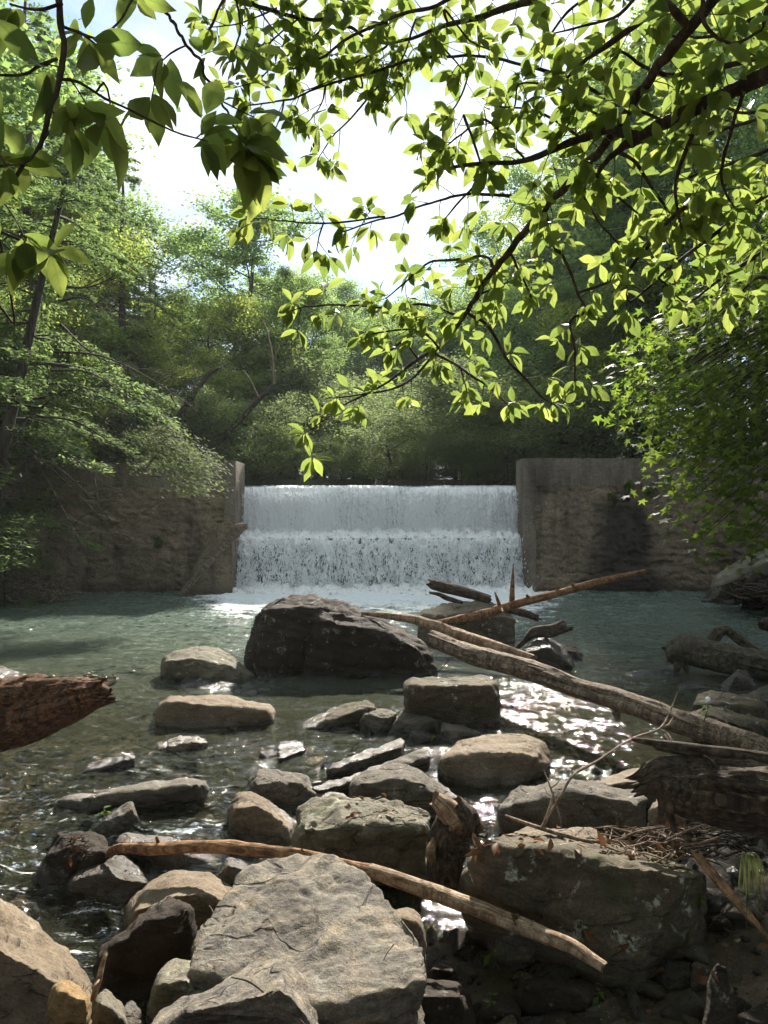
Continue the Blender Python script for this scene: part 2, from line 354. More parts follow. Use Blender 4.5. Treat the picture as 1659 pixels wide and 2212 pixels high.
gust = m.mapr(m.noise(m.n('Mapping', {'Vector': pos, 'Scale': (0.5, 1.1, 1)}).outputs[0], 1.0, 3, 0.6), 0.35, 0.65, 0.5, 1.25)
rap = m.math('MULTIPLY', m.mapr(m.math('ADD', sp['X'], m.math('MULTIPLY', sp['Y'], 0.12)), 0.2, -0.6), m.mapr(sp['Y'], 6.2, 4.6))
calmf = m.math('MULTIPLY', m.mapr(sp['X'], -1.6, -1.0), m.mapr(sp['Y'], 8.8, 7.8))
hgt = m.math('ADD', m.math('MULTIPLY', b1, 0.55), m.math('MULTIPLY', b2, 0.22))
hgt = m.math('ADD', hgt, m.math('MULTIPLY', b3, m.mapr(rap, 0, 1, 0.15, 1.3)))
amp = m.math('MULTIPLY', gust, m.mapr(calmf, 0, 1, 1.0, 0.4))
bp = m.n('Bump', {'Height': m.math('MULTIPLY', hgt, amp), 'Strength': 1.0, 'Distance': 0.05})
def slope(sc, rot, det, k):           # random surface slopes of the small ripples, the same at any viewing distance
    t = m.n('TexNoise', {'Vector': m.n('Mapping', {'Vector': pos, 'Scale': (*sc, 1), 'Rotation': (0, 0, rot)}).outputs[0], 'Scale': 1.0, 'Detail': det, 'Roughness': 0.6, 'Distortion': 0.4})
    o = m.n('VectorMath', {0: t.outputs['Color'], 1: (-0.5, -0.5, -0.5)}, operation='ADD').outputs[0]
    return m.n('VectorMath', {0: o, 1: (k, k * 1.25, 0.0)}, operation='MULTIPLY').outputs[0]
sl0 = slope((1.7, 3.4), 0.1, 2, 1.0)
sl = m.n('VectorMath', {0: m.n('VectorMath', {0: slope((9, 10), 0.2, 1, 1.35), 1: sl0}, operation='ADD').outputs[0], 1: slope((17, 16), -0.1, 1, 1.1)}, operation='ADD').outputs[0]
burst = m.mapr(m.noise(m.n('Mapping', {'Vector': pos, 'Scale': (6, 15, 1), 'Rotation': (0, 0, 0.15)}).outputs[0], 1.0, 3, 0.6, 0.5), 0.42, 0.64, 0.6, 1.7)
sl = m.n('VectorMath', {0: sl, 'Scale': m.math('MULTIPLY', m.math('MULTIPLY', amp, burst), m.math('ADD', m.mapr(rap, 0, 1, 1.0, 2.2), m.mapr(sp['Y'], 11, 17, 0.0, 0.8)))}, operation='SCALE').outputs[0]
nrm = m.n('VectorMath', {0: m.n('VectorMath', {0: bp.outputs[0], 1: sl}, operation='ADD').outputs[0]}, operation='NORMALIZE').outputs[0]
turb = m.mapr(m.math('ADD', sp['Y'], m.math('MULTIPLY', b3, 1.5)), 6.0, 11.5, 0.18, 0.92)
fo1 = m.noise(m.n('Mapping', {'Vector': pos, 'Scale': (2.0, 3.4, 1)}).outputs[0], 1.0, 9, 0.72, 0.6)
fo2 = m.noise(m.n('Mapping', {'Vector': pos, 'Scale': (14, 24, 1)}).outputs[0], 1.0, 5, 0.7, 0.3)
near = m.mapr(sp['Y'], 9.5, 17.7, -0.20, 0.38)
side = m.mapr(m.math('ABSOLUTE', m.math('ADD', sp['X'], 0.2)), 3.2, 5.5, 0.0, -0.4)
foam = m.mapr(m.math('ADD', m.math('ADD', m.math('ADD', m.math('MULTIPLY', fo1, 0.6), m.math('MULTIPLY', fo2, 0.4)), near), side), 0.60, 0.72)
rfo = m.math('MULTIPLY', rap, m.mapr(m.math('ADD', m.math('MULTIPLY', b3, 0.6), m.math('MULTIPLY', fo2, 0.4)), 0.57, 0.66, 0, 0.7))
foam = m.math('MAXIMUM', foam, rfo, True)
body = m.n('BsdfDiffuse', {'Color': m.mix(m.mapr(sp['Y'], 7, 14), (0.075, 0.08, 0.052), (0.108, 0.145, 0.12)), 'Normal': nrm})
clr = m.n('BsdfTransparent', {'Color': (0.80, 0.74, 0.58, 1)})
under = m.n('MixShader', {0: turb, 1: clr.outputs[0], 2: body.outputs[0]})
fr = m.n('Fresnel', {'IOR': 1.333, 'Normal': nrm})
gl = m.n('BsdfGlossy', {'Color': (1, 1, 1, 1), 'Roughness': 0.04, 'Normal': nrm})
wat = m.n('MixShader', {0: fr.outputs[0], 1: under.outputs[0], 2: gl.outputs[0]})
fb = m.n('BsdfDiffuse', {'Color': (0.78, 0.82, 0.82, 1)})
M_WATER = m.surf(m.n('MixShader', {0: foam, 1: wat.outputs[0], 2: fb.outputs[0]}).outputs[0])
tag(put('water', mesh_np('water', Vw, grid_faces(len(wx), len(wy)), True, (M_WATER,))), 'green stream pool below the dam with foam and ripples', None, None, 'structure')
px_ = np.linspace(-9, 9, 60); py_ = np.linspace(19.0, 22, 60); X, Y = np.meshgrid(px_, py_, indexing='ij')
Vp = np.stack([X.ravel(), Y.ravel(), 2.70 + 0.008 * fbm(np.stack([X.ravel() * 2, Y.ravel() * 3, 0 * X.ravel()], -1), 3)], -1)
tag(put('pond_water', mesh_np('pond_water', Vp, grid_faces(60, 60), True, (M_WATER,))), 'still water held back behind the dam crest', None, None, 'structure')

# ------------------------------------------------------------------ concrete dam
def concrete(name, c1, c2, stain=0.0, arch=False, worn=0.6):
    m = Mat(name); v = m.n('TexCoord').outputs['Object']; ps = m.n('NewGeometry').outputs['Position']
    vs = m.n('Mapping', {'Vector': v, 'Scale': (1.0, 1.0, 1.9)}).outputs[0]
    a = m.noise(v, 1.1, 7, 0.62, 0.4); b = m.noise(vs, 4.5, 9, 0.7, 0.3); c = m.noise(v, 26, 7, 0.7); d = m.noise(m.n('Mapping', {'Vector': v, 'Scale': (1, 1, 0.18)}).outputs[0], 3.0, 6, 0.6)
    col = m.mix(m.mapr(a, 0.35, 0.65), c1, c2)
    col = m.mix(m.math('MULTIPLY', m.mapr(b, 0.52, 0.62), worn), col, (0.025, 0.022, 0.018, 1))
    col = m.mix(m.math('MULTIPLY', m.mapr(d, 0.5, 0.72), 0.7), col, (0.035, 0.030, 0.024, 1))
    col = m.mix(0.9, col, m.ramp(c, [(0.3, 0.4), (0.5, 0.95), (0.72, 1.45)]), 'MULTIPLY')
    if arch:   # the seep below the drain hole has blackened a broad patch of the wall
        s = m.n('SeparateXYZ', {'Vector': ps}).outputs
        dx = m.math('DIVIDE', m.math('SUBTRACT', s['X'], 6.05), m.mapr(s['Z'], 0.0, 2.5, 1.15, 0.45))
        f = m.math('ADD', m.math('ABSOLUTE', dx), m.math('MULTIPLY', m.math('SUBTRACT', a, 0.5), 1.6))
        f = m.math('MULTIPLY', m.mapr(f, 1.15, 0.6), m.mapr(s['Z'], 2.5, 2.1))
        col = m.mix(m.math('MULTIPLY', f, 0.82), col, (0.016, 0.016, 0.017, 1))
    if stain:
        z = m.posz()['Z']; col = m.mix(m.math('MULTIPLY', m.mapr(m.math('ADD', z, m.math('MULTIPLY', a, 0.3)), 0.45, 0.1), stain), col, (0.02, 0.018, 0.015, 1))
    bp = m.n('Bump', {'Height': m.math('ADD', m.math('MULTIPLY', b, 0.8), m.math('MULTIPLY', c, 0.5)), 'Strength': 0.8, 'Distance': 0.05})
    return m.surf(m.n('BsdfPrincipled', {'Base Color': col, 'Roughness': 0.88, 'Normal': bp.outputs[0], 'Specular IOR Level': 0.15}).outputs[0])
C_WALL = concrete('eroded_concrete', (0.29, 0.225, 0.16), (0.20, 0.155, 0.11), 0.6, True, 0.5)
C_CAP = concrete('grey_concrete', (0.27, 0.225, 0.18), (0.195, 0.16, 0.13), 0.0, False, 0.25)
C_WET = concrete('wet_concrete', (0.13, 0.13, 0.125), (0.07, 0.072, 0.07), 0.0, False, 0.5)

def wall_face(name, x0, x1, z0, z1, yf, batter, yb, rough, mat, parent, seed, nx=None, lay=1.0):
    nx = nx or int(abs(x1 - x0) / 0.035); nz_ = max(6, int((z1 - z0) / 0.035))
    xs = np.linspace(x0, x1, nx); zs = np.linspace(z0, z1, nz_)
    Xg, Zg = np.meshgrid(xs, zs, indexing='ij'); xf, zf = Xg.ravel(), Zg.ravel()
    yy = yf + batter * (zf - z0)
    lump = fbm(np.stack([xf * 1.6, zf * 2.4, 0 * xf + seed], -1), 5, 0.55)
    course = fbm(np.stack([xf * 0.7, zf * 9.0, 0 * xf + seed + 5], -1), 4, 0.6)
    pits = np.clip(fbm(np.stack([xf * 7, zf * 11, 0 * xf + seed + 9], -1), 3, 0.6) - 0.15, 0, 1)
    blk = fbm(np.stack([xf * 3.1, zf * 4.5, 0 * xf + seed + 12], -1), 4, 0.6)
    yy = yy + rough * (0.06 * lump + lay * 0.028 * course + 0.07 * pits + 0.045 * blk)
    front = np.stack([xf, yy, zf], -1).reshape(nx, nz_, 3)
    tb = np.stack([xs, np.full(nx, yb), np.full(nx, z1)], -1)[:, None]; bb = np.stack([xs, np.full(nx, yb), np.full(nx, z0)], -1)[:, None]
    V = np.concatenate([front, tb, bb], 1); n2 = nz_ + 2
    F = grid_faces(nx, n2, True)[:, ::-1]
    caps = []
    for i, fl in ((0, 1), (nx - 1, -1)):
        ring = [i * n2 + j for j in range(n2)][::fl]; caps.append(ring)
    me = mesh_np(name, V.reshape(-1, 3), [F] + [np.array([r]) for r in caps], True, (mat,))
    me.set_sharp_from_angle(angle=math.radians(50))
    return put(name, me, parent)
wl = tag(empty('abutment_wall', (-7.6, 17.9, 0)), 'rough brown concrete dam wall under the hemlock boughs beside the falls', 'wall', 'dam walls beside the spillway')
wl.matrix_world = Matrix.Identity(4)
wall_face('wall_face', -13.0, -3.98, -1.3, 2.62, 17.72, 0.035, 19.2, 0.6, C_WALL, wl, 1.0)
wall_face('coping', -13.0, -3.98, 2.624, 3.24, 17.93, 0.02, 19.25, 0.22, C_CAP, wl, 2.0)
wall_face('pier', -3.977, -3.70, -1.3, 3.28, 17.70, 0.004, 18.85, 0.20, C_CAP, wl, 3.0)
# sloping toe of the wall beside the lower fall
bt = bmesh.new(); pr = [(-5.05, -0.6), (-4.95, 0.1), (-4.0, 1.75), (-3.72, 1.75), (-3.72, -0.6)]
fv = [bt.verts.new((x, 17.28, z)) for x, z in pr]; bv = [bt.verts.new((x, 17.76, z)) for x, z in pr]
bt.faces.new(fv); bt.faces.new(bv[::-1])
for k in range(5): bt.faces.new((fv[k], bv[k], bv[(k + 1) % 5], fv[(k + 1) % 5]))
bmesh.ops.recalc_face_normals(bt, faces=bt.faces); bmesh.ops.bevel(bt, geom=bt.edges[:], offset=0.04, segments=2, affect='EDGES')
me = bpy.data.meshes.new('buttress'); bt.to_mesh(me); bt.free(); me.materials.append(C_WALL); put('buttress', me, wl)
wr = tag(empty('abutment_wall', (0, 0, 0)), 'stained concrete dam wall with a black seep patch and drain hole', 'wall', 'dam walls beside the spillway')
wall_face('wall_face', 3.80, 12.5, -1.3, 2.66, 17.66, 0.075, 19.2, 0.6, C_WALL, wr, 6.0)
wall_face('coping', 3.80, 12.5, 2.664, 3.36, 17.95, 0.02, 19.25, 0.2, C_CAP, wr, 7.0)
wall_face('pier', 3.50, 3.797, -1.3, 3.34, 17.72, 0.004, 18.85, 0.2, C_CAP, wr, 8.0)
b = Bag(); b.tube([(6.05, 17.6, 2.33), (6.05, 18.3, 2.33)], [0.07, 0.07], 3, 12); put('drain_pipe', b.mesh('drain_pipe', C_WET), wr)

def profile_sheet(name, prof, x0, x1, nx, npf, mat, parent, disp, seed, smooth=True):
    pr = catmull(np.array([(0, y, z) for y, z in prof]), npf)
    xs = np.linspace(x0, x1, nx); V = np.zeros((nx, npf, 3)); V[:, :, 0] = xs[:, None]; V[:, :, 1] = pr[None, :, 1]; V[:, :, 2] = pr[None, :, 2]
    V = V.reshape(-1, 3)
    t = np.repeat(np.linspace(0, 1, npf)[None], nx, 0).ravel()
    V = disp(V, t, seed)
    return put(name, mesh_np(name, V, grid_faces(nx, npf), smooth, (mat,)), parent)
weir = tag(empty('weir'), 'dark wet stepped concrete weir behind the falling water', 'weir')
def dwe(V, t, s):
    V[:, 1] += 0.05 * fbm(V * 2.5 + s, 3); return V
profile_sheet('step', [(19.7, 1.5), (19.6, 2.55), (19.15, 2.63), (18.98, 2.5), (18.9, 1.45), (18.3, 1.32), (18.18, 1.2), (18.0, 0.0), (17.98, -1.2)], -3.95, 3.75, 120, 70, C_WET, weir, dwe, 3.0)

def fall_mat(name, kind):
    m = Mat(name); v = m.n('TexCoord').outputs['Object']; z = m.n('SeparateXYZ', {'Vector': v}).outputs['Z']
    mp = lambda a, b, c: m.n('Mapping', {'Vector': v, 'Scale': (a, b, c)}).outputs[0]
    def ridge(sc, det, dist, w):
        f = m.noise(mp(*sc), 1.0, det, 0.55, dist); return m.mapr(m.math('ABSOLUTE', m.math('SUBTRACT', f, 0.5)), w, 0.0)
    lowf = m.noise(mp(1.3, 1, 0.45), 1.0, 3, 0.5); grain = m.noise(mp(30, 8, 13), 1.0, 5, 0.68, 0.3)
    if kind == 'up':
        st = m.noise(mp(11, 3, 1.1), 1.0, 6, 0.65, 0.2)
        f = m.math('ADD', m.math('MULTIPLY', st, 0.45), m.math('MULTIPLY', grain, 0.55)); f = m.math('ADD', f, m.math('MULTIPLY', m.math('SUBTRACT', lowf, 0.5), 0.30))
        al = m.mapr(f, 0.34, 0.48, 0.42, 1.0)
    elif kind == 'lo':
        r1 = ridge((3.9, 2, 1.7), 4, 2.2, 0.085); r2 = ridge((9, 3, 4.0), 4, 1.6, 0.075); st = m.noise(mp(6, 3, 1.4), 1.0, 5, 0.65, 0.6)
        f = m.math('MAXIMUM', r1, m.math('MULTIPLY', r2, 0.85)); f = m.math('ADD', f, m.mapr(st, 0.42, 0.66, -0.22, 0.6)); f = m.math('ADD', f, m.mapr(z, 0.95, 1.35, 0.0, 0.7))
        f = m.math('MULTIPLY', f, m.mapr(grain, 0.36, 0.56, 0.45, 1.1)); f = m.math('ADD', f, m.math('MULTIPLY', m.math('SUBTRACT', lowf, 0.5), 0.8))
        al = m.mapr(f, 0.06, 0.62, 0.10, 1.0)
    else:
        al = m.mapr(m.math('ADD', m.math('MULTIPLY', m.noise(mp(6, 6, 5), 1.0, 7, 0.7), 0.6), m.math('MULTIPLY', grain, 0.4)), 0.34, 0.46)
    d = m.n('BsdfPrincipled', {'Base Color': (0.95, 0.95, 0.945, 1), 'Roughness': 0.4, 'Specular IOR Level': 0.3})
    t = m.n('BsdfTranslucent', {'Color': (0.93, 0.94, 0.94, 1)})
    w = m.n('MixShader', {0: 0.06, 1: d.outputs[0], 2: t.outputs[0]})
    film = m.n('BsdfTransparent', {'Color': (0.86, 0.89, 0.9, 1)})
    return m.surf(m.n('MixShader', {0: al, 1: film.outputs[0], 2: w.outputs[0]}).outputs[0])
F_UP, F_LO, F_FOAM = fall_mat('falling_water_fine', 'up'), fall_mat('falling_water_lace', 'lo'), fall_mat('churning_foam', 'foam')
fall = tag(empty('waterfall', (0, 18, 0)), 'white water pouring in two steps over the dam spillway', 'waterfall'); fall.matrix_world = Matrix.Identity(4)
def dup_(V, t, s):
    k = sstep(0.1, 0.5, t)
    st = fbm(np.stack([V[:, 0] * 9, 0 * t + s, V[:, 2] * 1.2], -1), 4, 0.6)
    fn = fbm(np.stack([V[:, 0] * 26, 0 * t + s + 4, V[:, 2] * 9], -1), 3, 0.6)
    lo = fbm(np.stack([V[:, 0] * 1.1, 0 * t + s + 8, 0 * t], -1), 2)
    V[:, 1] -= k * (0.05 * st + 0.02 * fn + 0.03 * lo); V[:, 2] += 0.012 * lo + (1 - k) * 0.012 * fn; return V
for s, off in ((1.0, 0.0), (7.0, 0.09)):
    profile_sheet('upper_cascade', [(19.6, 2.715), (19.2, 2.705), (19.0 - off, 2.655), (18.84 - off, 2.45), (18.78 - off, 2.1), (18.72 - off, 1.42)], -3.84, 3.51, 420, 70, F_UP, fall, dup_, s)
def dlo(V, t, s):
    st = fbm(np.stack([V[:, 0] * 5, 0 * t + s, V[:, 2] * 3.2], -1), 4, 0.6)
    fn = fbm(np.stack([V[:, 0] * 20, 0 * t + s + 4, V[:, 2] * 13], -1), 3, 0.6)
    V[:, 1] -= (0.085 * st + 0.03 * fn); V[:, 2] += 0.04 * fn; V[:, 0] -= 0.25 * (V[:, 0] < -3.4) * t; return V
for s, off in ((2.0, 0.04),):
    profile_sheet('lower_cascade', [(18.34, 1.38), (18.18 - off, 1.30), (18.04 - off, 1.0), (17.94 - off, 0.55), (17.84 - off, 0.1), (17.8 - off, -0.15)], -3.86, 3.55, 420, 84, F_LO, fall, dlo, s)
def dfo(V, t, s):
    fn = fbm(np.stack([V[:, 0] * 7, V[:, 1] * 8, 0 * t + s], -1), 5, 0.62); V[:, 2] += 0.09 * fn; return V
profile_sheet('ledge_foam', [(18.85, 1.45), (18.6, 1.50), (18.36, 1.43), (18.2, 1.30)], -3.82, 3.52, 420, 34, F_FOAM, fall, dfo, 4.0)
profile_sheet('plunge_foam', [(17.95, 0.16), (17.7, 0.12), (17.45, 0.035), (17.15, -0.05)], -4.0, 3.7, 420, 36, F_FOAM, fall, dfo, 6.0)
# flying drops in front of both steps
rg = np.random.RandomState(3); N = 15000
ux = rg.uniform(-3.9, 3.6, N); up_ = rg.rand(N) < 0.5
zt = np.where(up_, rg.uniform(1.5, 2.5, N), rg.uniform(0.0, 1.35, N)); yt = np.where(up_, 18.62 - 0.06 * (2.5 - zt), 17.98 - 0.14 * (1.35 - zt)) - np.abs(rg.normal(0, 0.09, N))
c = np.stack([ux, yt, zt], -1); sz = rg.uniform(0.006, 0.016, N)[:, None]; ln = rg.uniform(0.8, 3.2, N)[:, None]
d6 = np.array([(1, 0, 0), (-.5, .87, 0), (-.5, -.87, 0)]); tip = np.array((0, 0, 1.0))
V = np.concatenate([c[:, None] + sz[:, None] * d6[None], (c + sz * ln * tip)[:, None], (c - sz * ln * 1.4 * tip)[:, None]], 1)
q = np.arange(N)[:, None, None] * 5 + np.array([(0, 1, 3), (1, 2, 3), (2, 0, 3), (1, 0, 4), (2, 1, 4), (0, 2, 4)])[None]
m = Mat('water_drops'); M_DROP = m.surf(m.n('BsdfPrincipled', {'Base Color': (0.86, 0.89, 0.92, 1), 'Roughness': 0.3}).outputs[0])
tag(put('spray', mesh_np('spray', V.reshape(-1, 3), q.reshape(-1, 3), True, (M_DROP,)), fall), kind='stuff')
# ------------------------------------------------------------------ rocks
def hull_bm(pts):
    bm = bmesh.new()
    for p in pts: bm.verts.new(p)
    bmesh.ops.convex_hull(bm, input=bm.verts[:])
    bmesh.ops.delete(bm, geom=[x for x in bm.verts if not x.link_faces], context='VERTS')
    return bm
def rock_points(sil, ridge, zb, T, Yf, rr, flat=None):
    """sil: outline seen from the bank (u, v pairs). The lower edge stands on height zb, the upper edge lies T behind; ridge = front rim of the top."""
    s = np.array(sil, float).reshape(-1, 2); li, ri = s[:, 0].argmin(), s[:, 0].argmax()
    if Yf is None: Yf = Yon(s[:, 1].max(), zb)
    out = []; um, ux = s[:, 0].min(), s[:, 0].max()
    vl, vr = s[li, 1], s[ri, 1]
    for k, (u, v) in enumerate(s):
        f = (u - um) / (ux - um + 1e-6); chord = vl + (vr - vl) * f
        if k in (li, ri): w = 0.38
        elif v < chord: w = 0.45 + 0.55 * math.sin(math.pi * min(max(f, 0.08), 0.92)) ** 0.5
        else:
            yy = min(max(Yon(v, zb), Yf), Yf + 0.42 * T); p = P(u, v, yy); out.append(p); q = p.copy(); q[2] -= 0.25; q[1] += 0.12 * T; out.append(q); continue
        p = P(u, v, Yf + T * w if flat is None else Yon(v, flat)); out.append(p)
        q = p.copy(); q[2] = min(zb - 0.15, q[2]); q[1] += 0.03 * T; q[0] = q[0] * 0.97 + 0.03 * np.mean(s[:, 0] - UW / 2) / FPX * Yf; out.append(q)
    r = np.array(ridge, float).reshape(-1, 2) if len(ridge) else np.zeros((0, 2))
    for u, v in r: out.append(P(u, v, Yf + rr * T if flat is None else Yon(v, flat)))
    return out
def rock(label, mat, sil, ridge=(), zb=-0.03, T=0.5, Yf=None, rr=0.12, rnd=4, amp=1.0, lay=0.0, more=None, name='boulder', cat='rock', group=None, res=46, tilt=(0.2, 0.3, 1.0), flat=None):
    bm = hull_bm(rock_points(sil, ridge, zb, T, Yf, rr, flat))
    if more:
        for a in more:
            b2 = hull_bm(rock_points(*a)); t = bpy.data.meshes.new('t'); b2.to_mesh(t); b2.free(); bm.from_mesh(t); bpy.data.meshes.remove(t)
    me = bpy.data.meshes.new(name); bm.to_mesh(me); bm.free()
    V = np.empty(len(me.vertices) * 3); me.vertices.foreach_get('co', V); V = V.reshape(-1, 3)
    ext = V.max(0) - V.min(0); size = float(np.sort(ext)[1:].mean()); base = np.array(((V[:, 0].min() + V[:, 0].max()) / 2, V[:, 1].mean(), max(V[:, 2].min(), zb)))
    o = put(name, me)
    md = o.modifiers.new('r', 'REMESH'); md.mode = 'VOXEL'; md.voxel_size = max(0.007, float(ext.max()) / res)
    ms = o.modifiers.new('s', 'SMOOTH'); ms.iterations = rnd; ms.factor = 0.5
    dg = bpy.context.evaluated_depsgraph_get(); me2 = bpy.data.meshes.new_from_object(o.evaluated_get(dg)); o.modifiers.clear()
    o.data = me2; bpy.data.meshes.remove(me); me2.name = name
    n = len(me2.vertices); V = np.empty(n * 3, np.float32); me2.vertices.foreach_get('co', V); V = V.reshape(-1, 3).astype(float)
    Nn = np.empty(n * 3, np.float32); me2.vertices.foreach_get('normal', Nn); Nn = Nn.reshape(-1, 3)
    sd_ = abs(hash(label)) % 1 + (sum(map(ord, label)) % 97) * 1.7
    a1 = fbm(V * (1.7 / size) + sd_, 3, 0.5); a2 = fbm(V * (7.0 / size) + sd_, 4, 0.55)
    crk = 1 - np.abs(fbm(V * (3.2 / size) + sd_ + 40, 3, 0.5)) * 3.2; crk = np.clip(crk, 0, 1) ** 3
    d = amp * size * (0.030 * a1 + 0.014 * a2 - 0.02 * crk)
    fine = fbm(V * 26 + sd_, 3, 0.55) * 0.0032
    tv = np.array(tilt) / np.linalg.norm(tilt); hc = V @ tv + 0.03 * a1
    d2 = lay * 0.016 * fbm(np.stack([hc * 24, (V @ np.array((0.9, -0.3, 0))) * 2.0, (V @ np.array((0.3, 0.9, 0))) * 4.0], -1), 3, 0.6)
    V = V + Nn * (d + fine + d2)[:, None] - base
    me2.vertices.foreach_set('co', V.astype(np.float32).ravel()); me2.polygons.foreach_set('use_smooth', np.ones(len(me2.polygons), bool)); me2.update()
    me2.materials.clear(); me2.materials.append(RK[mat]); o.location = base
    return tag(o, label, cat, group)

# --- rocks in the pool, far to near
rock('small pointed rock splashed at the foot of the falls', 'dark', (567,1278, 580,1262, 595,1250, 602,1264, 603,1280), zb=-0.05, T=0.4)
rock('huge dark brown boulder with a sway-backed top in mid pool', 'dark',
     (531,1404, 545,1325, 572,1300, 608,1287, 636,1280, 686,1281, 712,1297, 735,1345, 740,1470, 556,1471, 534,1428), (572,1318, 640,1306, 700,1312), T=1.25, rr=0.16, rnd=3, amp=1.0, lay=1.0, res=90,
     more=[((660,1318, 708,1297, 744,1310, 826,1341, 873,1362, 912,1375, 941,1430, 934,1467, 660,1470), (700,1338, 800,1372, 900,1396), -0.03, 1.05, 8.43, 0.1),
           ((531,1400, 546,1326, 566,1322, 580,1360, 585,1430, 540,1428), (), 0.2, 0.5, 8.62, 0.1)])
rock('tall rounded boulder holding up the driftwood pile', 'mossy', (900,1330, 920,1316, 990,1296, 1045,1289, 1080,1302, 1102,1317, 1115,1345, 1112,1398, 905,1400), (940,1340, 1040,1318, 1090,1330), T=1.0, rr=0.2, rnd=4)
rock('glistening grey rock propping the long trunk', 'wet', (1122,1425, 1130,1398, 1160,1376, 1179,1373, 1217,1394, 1240,1425, 1248,1456, 1135,1452), (1140,1408, 1190,1400, 1230,1432), T=0.6, rnd=2, lay=0.6)
rock('small dark round rock behind the glistening grey one', 'dark', (1205,1400, 1222,1391, 1243,1393, 1260,1413, 1258,1432, 1210,1434), (1215,1405, 1245,1408), T=0.4)
rock('low wet stone awash beyond the long trunk', 'wet', (1262,1450, 1275,1441, 1315,1440, 1338,1447, 1340,1453, 1270,1455), T=0.25, rnd=3)
rock('flat wet slab awash with a dark stub beside it', 'dark', (1335,1462, 1350,1452, 1400,1440, 1440,1445, 1478,1456, 1470,1466, 1400,1474, 1345,1470), T=0.3, rnd=3, zb=-0.05)
rock('bright wet flat stone left of the pyramid rock', 'wet', (1453,1488, 1466,1474, 1507,1472, 1541,1488, 1505,1496, 1460,1497), (1475,1482, 1520,1486), T=0.35, rnd=2)
rock('grey pyramid-shaped rock by the mossy log', 'grey', (1554,1486, 1575,1467, 1594,1443, 1613,1448, 1642,1482, 1633,1493, 1568,1495), (1590,1460, 1612,1470), zb=-0.02, T=0.45, rnd=2)
rock('low grey rock cut by the frame beside the pyramid rock', 'grey', (1612,1500, 1640,1486, 1668,1478, 1700,1500, 1690,1530, 1620,1518), zb=-0.0, T=0.5, rnd=3)
rock('long grey boulder on the bank with a small flowering plant', 'mossy', (1490,1522, 1503,1497, 1524,1492, 1545,1498, 1640,1500, 1662,1524, 1665,1590, 1600,1592, 1503,1545), (1515,1520, 1560,1530, 1640,1528), zb=0.0, T=0.7, Yf=6.3, rnd=3)
rock('mossy boulder in front of the long grey boulder by the trunk', 'mossy', (1494,1545, 1520,1520, 1560,1528, 1620,1545, 1670,1560, 1680,1620, 1600,1620, 1505,1580), (1530,1545, 1610,1565), zb=0.05, T=0.5, Yf=5.75, rnd=3)
rock('pale rounded boulder left of the huge dark one', 'lichen', (342,1436, 353,1413, 380,1403, 437,1393, 469,1396, 498,1409, 544,1446, 556,1466, 516,1482, 476,1486, 394,1474, 353,1458), (365,1425, 430,1420, 500,1440), T=0.85, rr=0.14, rnd=4, lay=0.4)
rock('low dark stone under the pale rounded boulder', 'dark', (380,1480, 400,1462, 460,1470, 520,1480, 500,1496, 400,1496), T=0.3)
rock('long flat-topped tan block standing in the shallows', 'tan', (333,1540, 344,1516, 369,1500, 401,1498, 490,1510, 537,1514, 585,1520, 592,1540, 591,1570, 501,1578, 351,1578, 335,1552), (360,1516, 405,1516, 490,1529, 575,1536), T=0.75, rr=0.05, rnd=3)
rock('grey rock cut by the frame behind the broken log', 'grey', (-60,1450, -30,1436, 0,1433, 14,1441, 47,1451, 64,1464, 40,1472, -50,1475), zb=-0.02, T=0.5)
rock('small dark stone beside the low tan one', 'wet', (316,1602, 330,1592, 352,1585, 366,1587, 366,1598, 340,1604), T=0.2)
rock('low tan stone washed by a white rill', 'tan', (325,1630, 338,1606, 390,1590, 430,1588, 449,1602, 410,1625, 353,1635), (345,1616, 395,1604, 430,1603), T=0.35, rnd=3)
rock('thin slab just breaking the surface in the rapids', 'wet', (140,1668, 180,1652, 250,1636, 290,1629, 294,1636, 250,1652, 180,1672, 150,1676), zb=-0.04, T=0.25)
rock('long low grey slab lying across the rapids', 'grey', (72,1752, 111,1728, 150,1704, 222,1695, 272,1691, 358,1681, 412,1676, 448,1677, 454,1692, 422,1718, 351,1740, 294,1748, 200,1752, 129,1766, 90,1764), (135,1722, 230,1714, 330,1702, 430,1690), T=0.5, rr=0.1, rnd=2, lay=0.8)
rock('small grey wedge with a green leaf caught on it', 'grey', (193,1790, 229,1757, 251,1746, 283,1729, 296,1749, 300,1776, 250,1806, 215,1806), (225,1775, 285,1750), T=0.28, rnd=2)
rock('broad shoulder stone with moss left of the jumbled rocks', 'mossy', (634,1580, 644,1567, 683,1552, 708,1536, 765,1512, 794,1510, 816,1525, 800,1548, 772,1556, 719,1564, 672,1584, 645,1586), (660,1572, 720,1550, 790,1530), T=0.6, rr=0.15, rnd=3)
rock('dark low stone in front of the mossy shoulder stone', 'wet', (706,1592, 722,1578, 740,1569, 760,1571, 776,1582, 796,1597, 760,1601, 715,1600), T=0.28)
rock('dark angular rock in the middle jumble', 'grey', (768,1566, 783,1528, 801,1526, 844,1535, 860,1540, 848,1560, 826,1584, 808,1591, 772,1578), (790,1545, 840,1550), T=0.4, rnd=2, amp=1.4)
rock('peaked double-topped rock in the middle jumble', 'grey', (823,1583, 844,1557, 869,1533, 883,1533, 894,1538, 908,1529, 930,1538, 963,1557, 950,1584, 916,1589, 880,1592, 830,1591), (860,1555, 890,1562, 925,1552), T=0.42, rnd=2, amp=1.4)
rock('small wet black stone with a tuft of green', 'wet', (882,1596, 891,1576, 908,1572, 948,1590, 957,1602, 930,1610, 898,1613), (895,1586, 935,1594), T=0.25, rnd=2)
